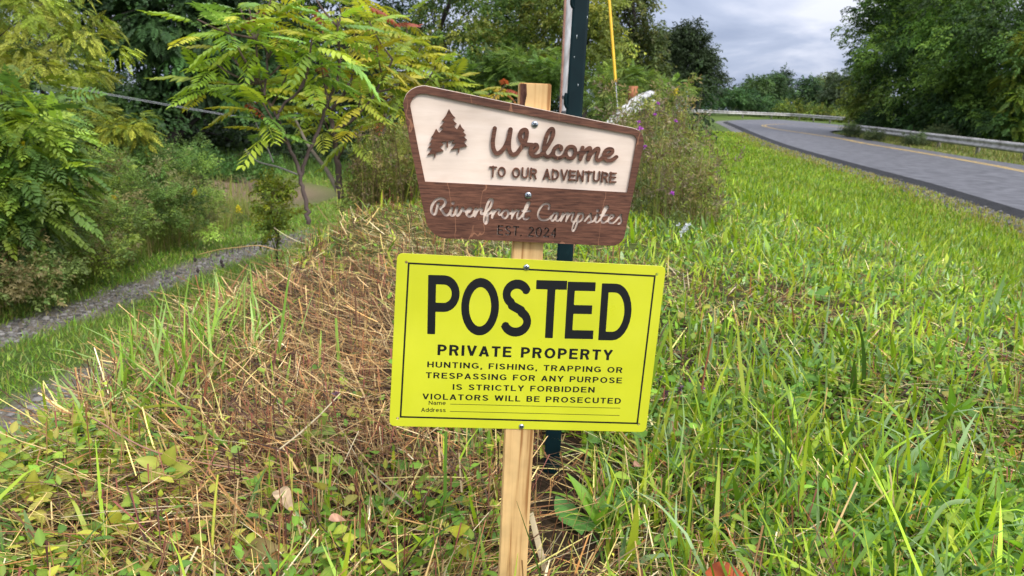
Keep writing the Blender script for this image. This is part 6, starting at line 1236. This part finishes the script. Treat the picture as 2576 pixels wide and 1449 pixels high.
stalk('arched yellow green blade bending over the lower left', [(230, 1095), (300, 1045), (400, 1020), (490, 1030), (540, 1075)], .006, .004, (.34, .38, .04), name='grass_blade')
stalk('tall upright blade at the left of the brown straw', [(690, 950), (705, 850), (720, 740), (728, 690)], .009, .003, (.18, .34, .04), name='grass_blade')
stalk('tall light green blade right of the upright one', [(860, 970), (850, 880), (845, 800)], .009, .006, (.25, .40, .06), name='grass_blade')
stalk('green blade rising left below the yellow board', [(1118, 1330), (1120, 1200), (1122, 1085)], .006, .005, (.16, .34, .04), name='grass_blade')
stalk('arched green blade falling towards the stake', [(960, 1190), (1010, 1150), (1080, 1195), (1150, 1260)], .006, .002, (.18, .33, .05), name='grass_blade')
stalk('brownish yellow blade lying across the grass right of the stake', [(1460, 1110), (1530, 1180), (1600, 1230), (1680, 1290), (1750, 1330)], .008, .004, (.42, .30, .08), name='grass_blade')
stalk('long green blade crossing the right hand grass', [(1760, 1440), (1720, 1370), (1680, 1290)], .009, .006, (.22, .42, .05), name='grass_blade')
stalk('diagonal green blade at the lower right', [(1850, 1360), (1950, 1270), (2030, 1180)], .006, .003, (.20, .36, .04), name='grass_blade')
stalk('broad pale green blade bowed over at the lower right', [(2240, 1420), (2330, 1330), (2380, 1270), (2440, 1260)], .009, .007, (.26, .38, .16), name='grass_blade')
stalk('upright blade with a cut tip at the lower right', [(2290, 1449), (2320, 1360), (2350, 1290)], .008, .004, (.20, .38, .035), name='grass_blade')
# bent stalk with hanging dark seed pods over the lane
b = gpt(700, 660); dep = 3.2
T_ = thing('seed_stalk', 'drooping dry stalk hung with small dark seed pods over the lane', 'stalk', b)
g = Geo(); arc_px = [(712, 640), (690, 628), (650, 618), (600, 622), (550, 628), (500, 640)]
pp = smooth_path([np.zeros(3)] + [P(x, y, dep) - b for x, y in arc_px], 5); tube(g, pp, np.linspace(.003, .0014, len(pp)), (.42, .28, .12), 5); g.build('stem', M_bark, T_, smooth=True)
g = Geo()
for x, y, l_ in [(490, 650, 8), (497, 678, 12), (530, 640, 20), (545, 636, 16), (556, 655, 9), (560, 665, 10), (570, 632, 14), (585, 628, 12), (600, 624, 14), (615, 622, 12), (628, 620, 14), (640, 622, 12)]:
    a_ = P(x, y - 8, dep) - b; tube(g, [a_, a_ - [0, 0, l_ * dep / F * .9], a_ - [0, 0, l_ * dep / F * 1.25]], [.0012, .0016, .0008], (.05, .035, .03), 5)
    if y > 645: tube(g, [a_ - [0, 0, .010], a_ - [0, 0, .018], a_ - [0, 0, .030]], [.002, .008, .002], (.04, .03, .03), 6)
g.build('seed_pods', M_bark, T_, smooth=True)
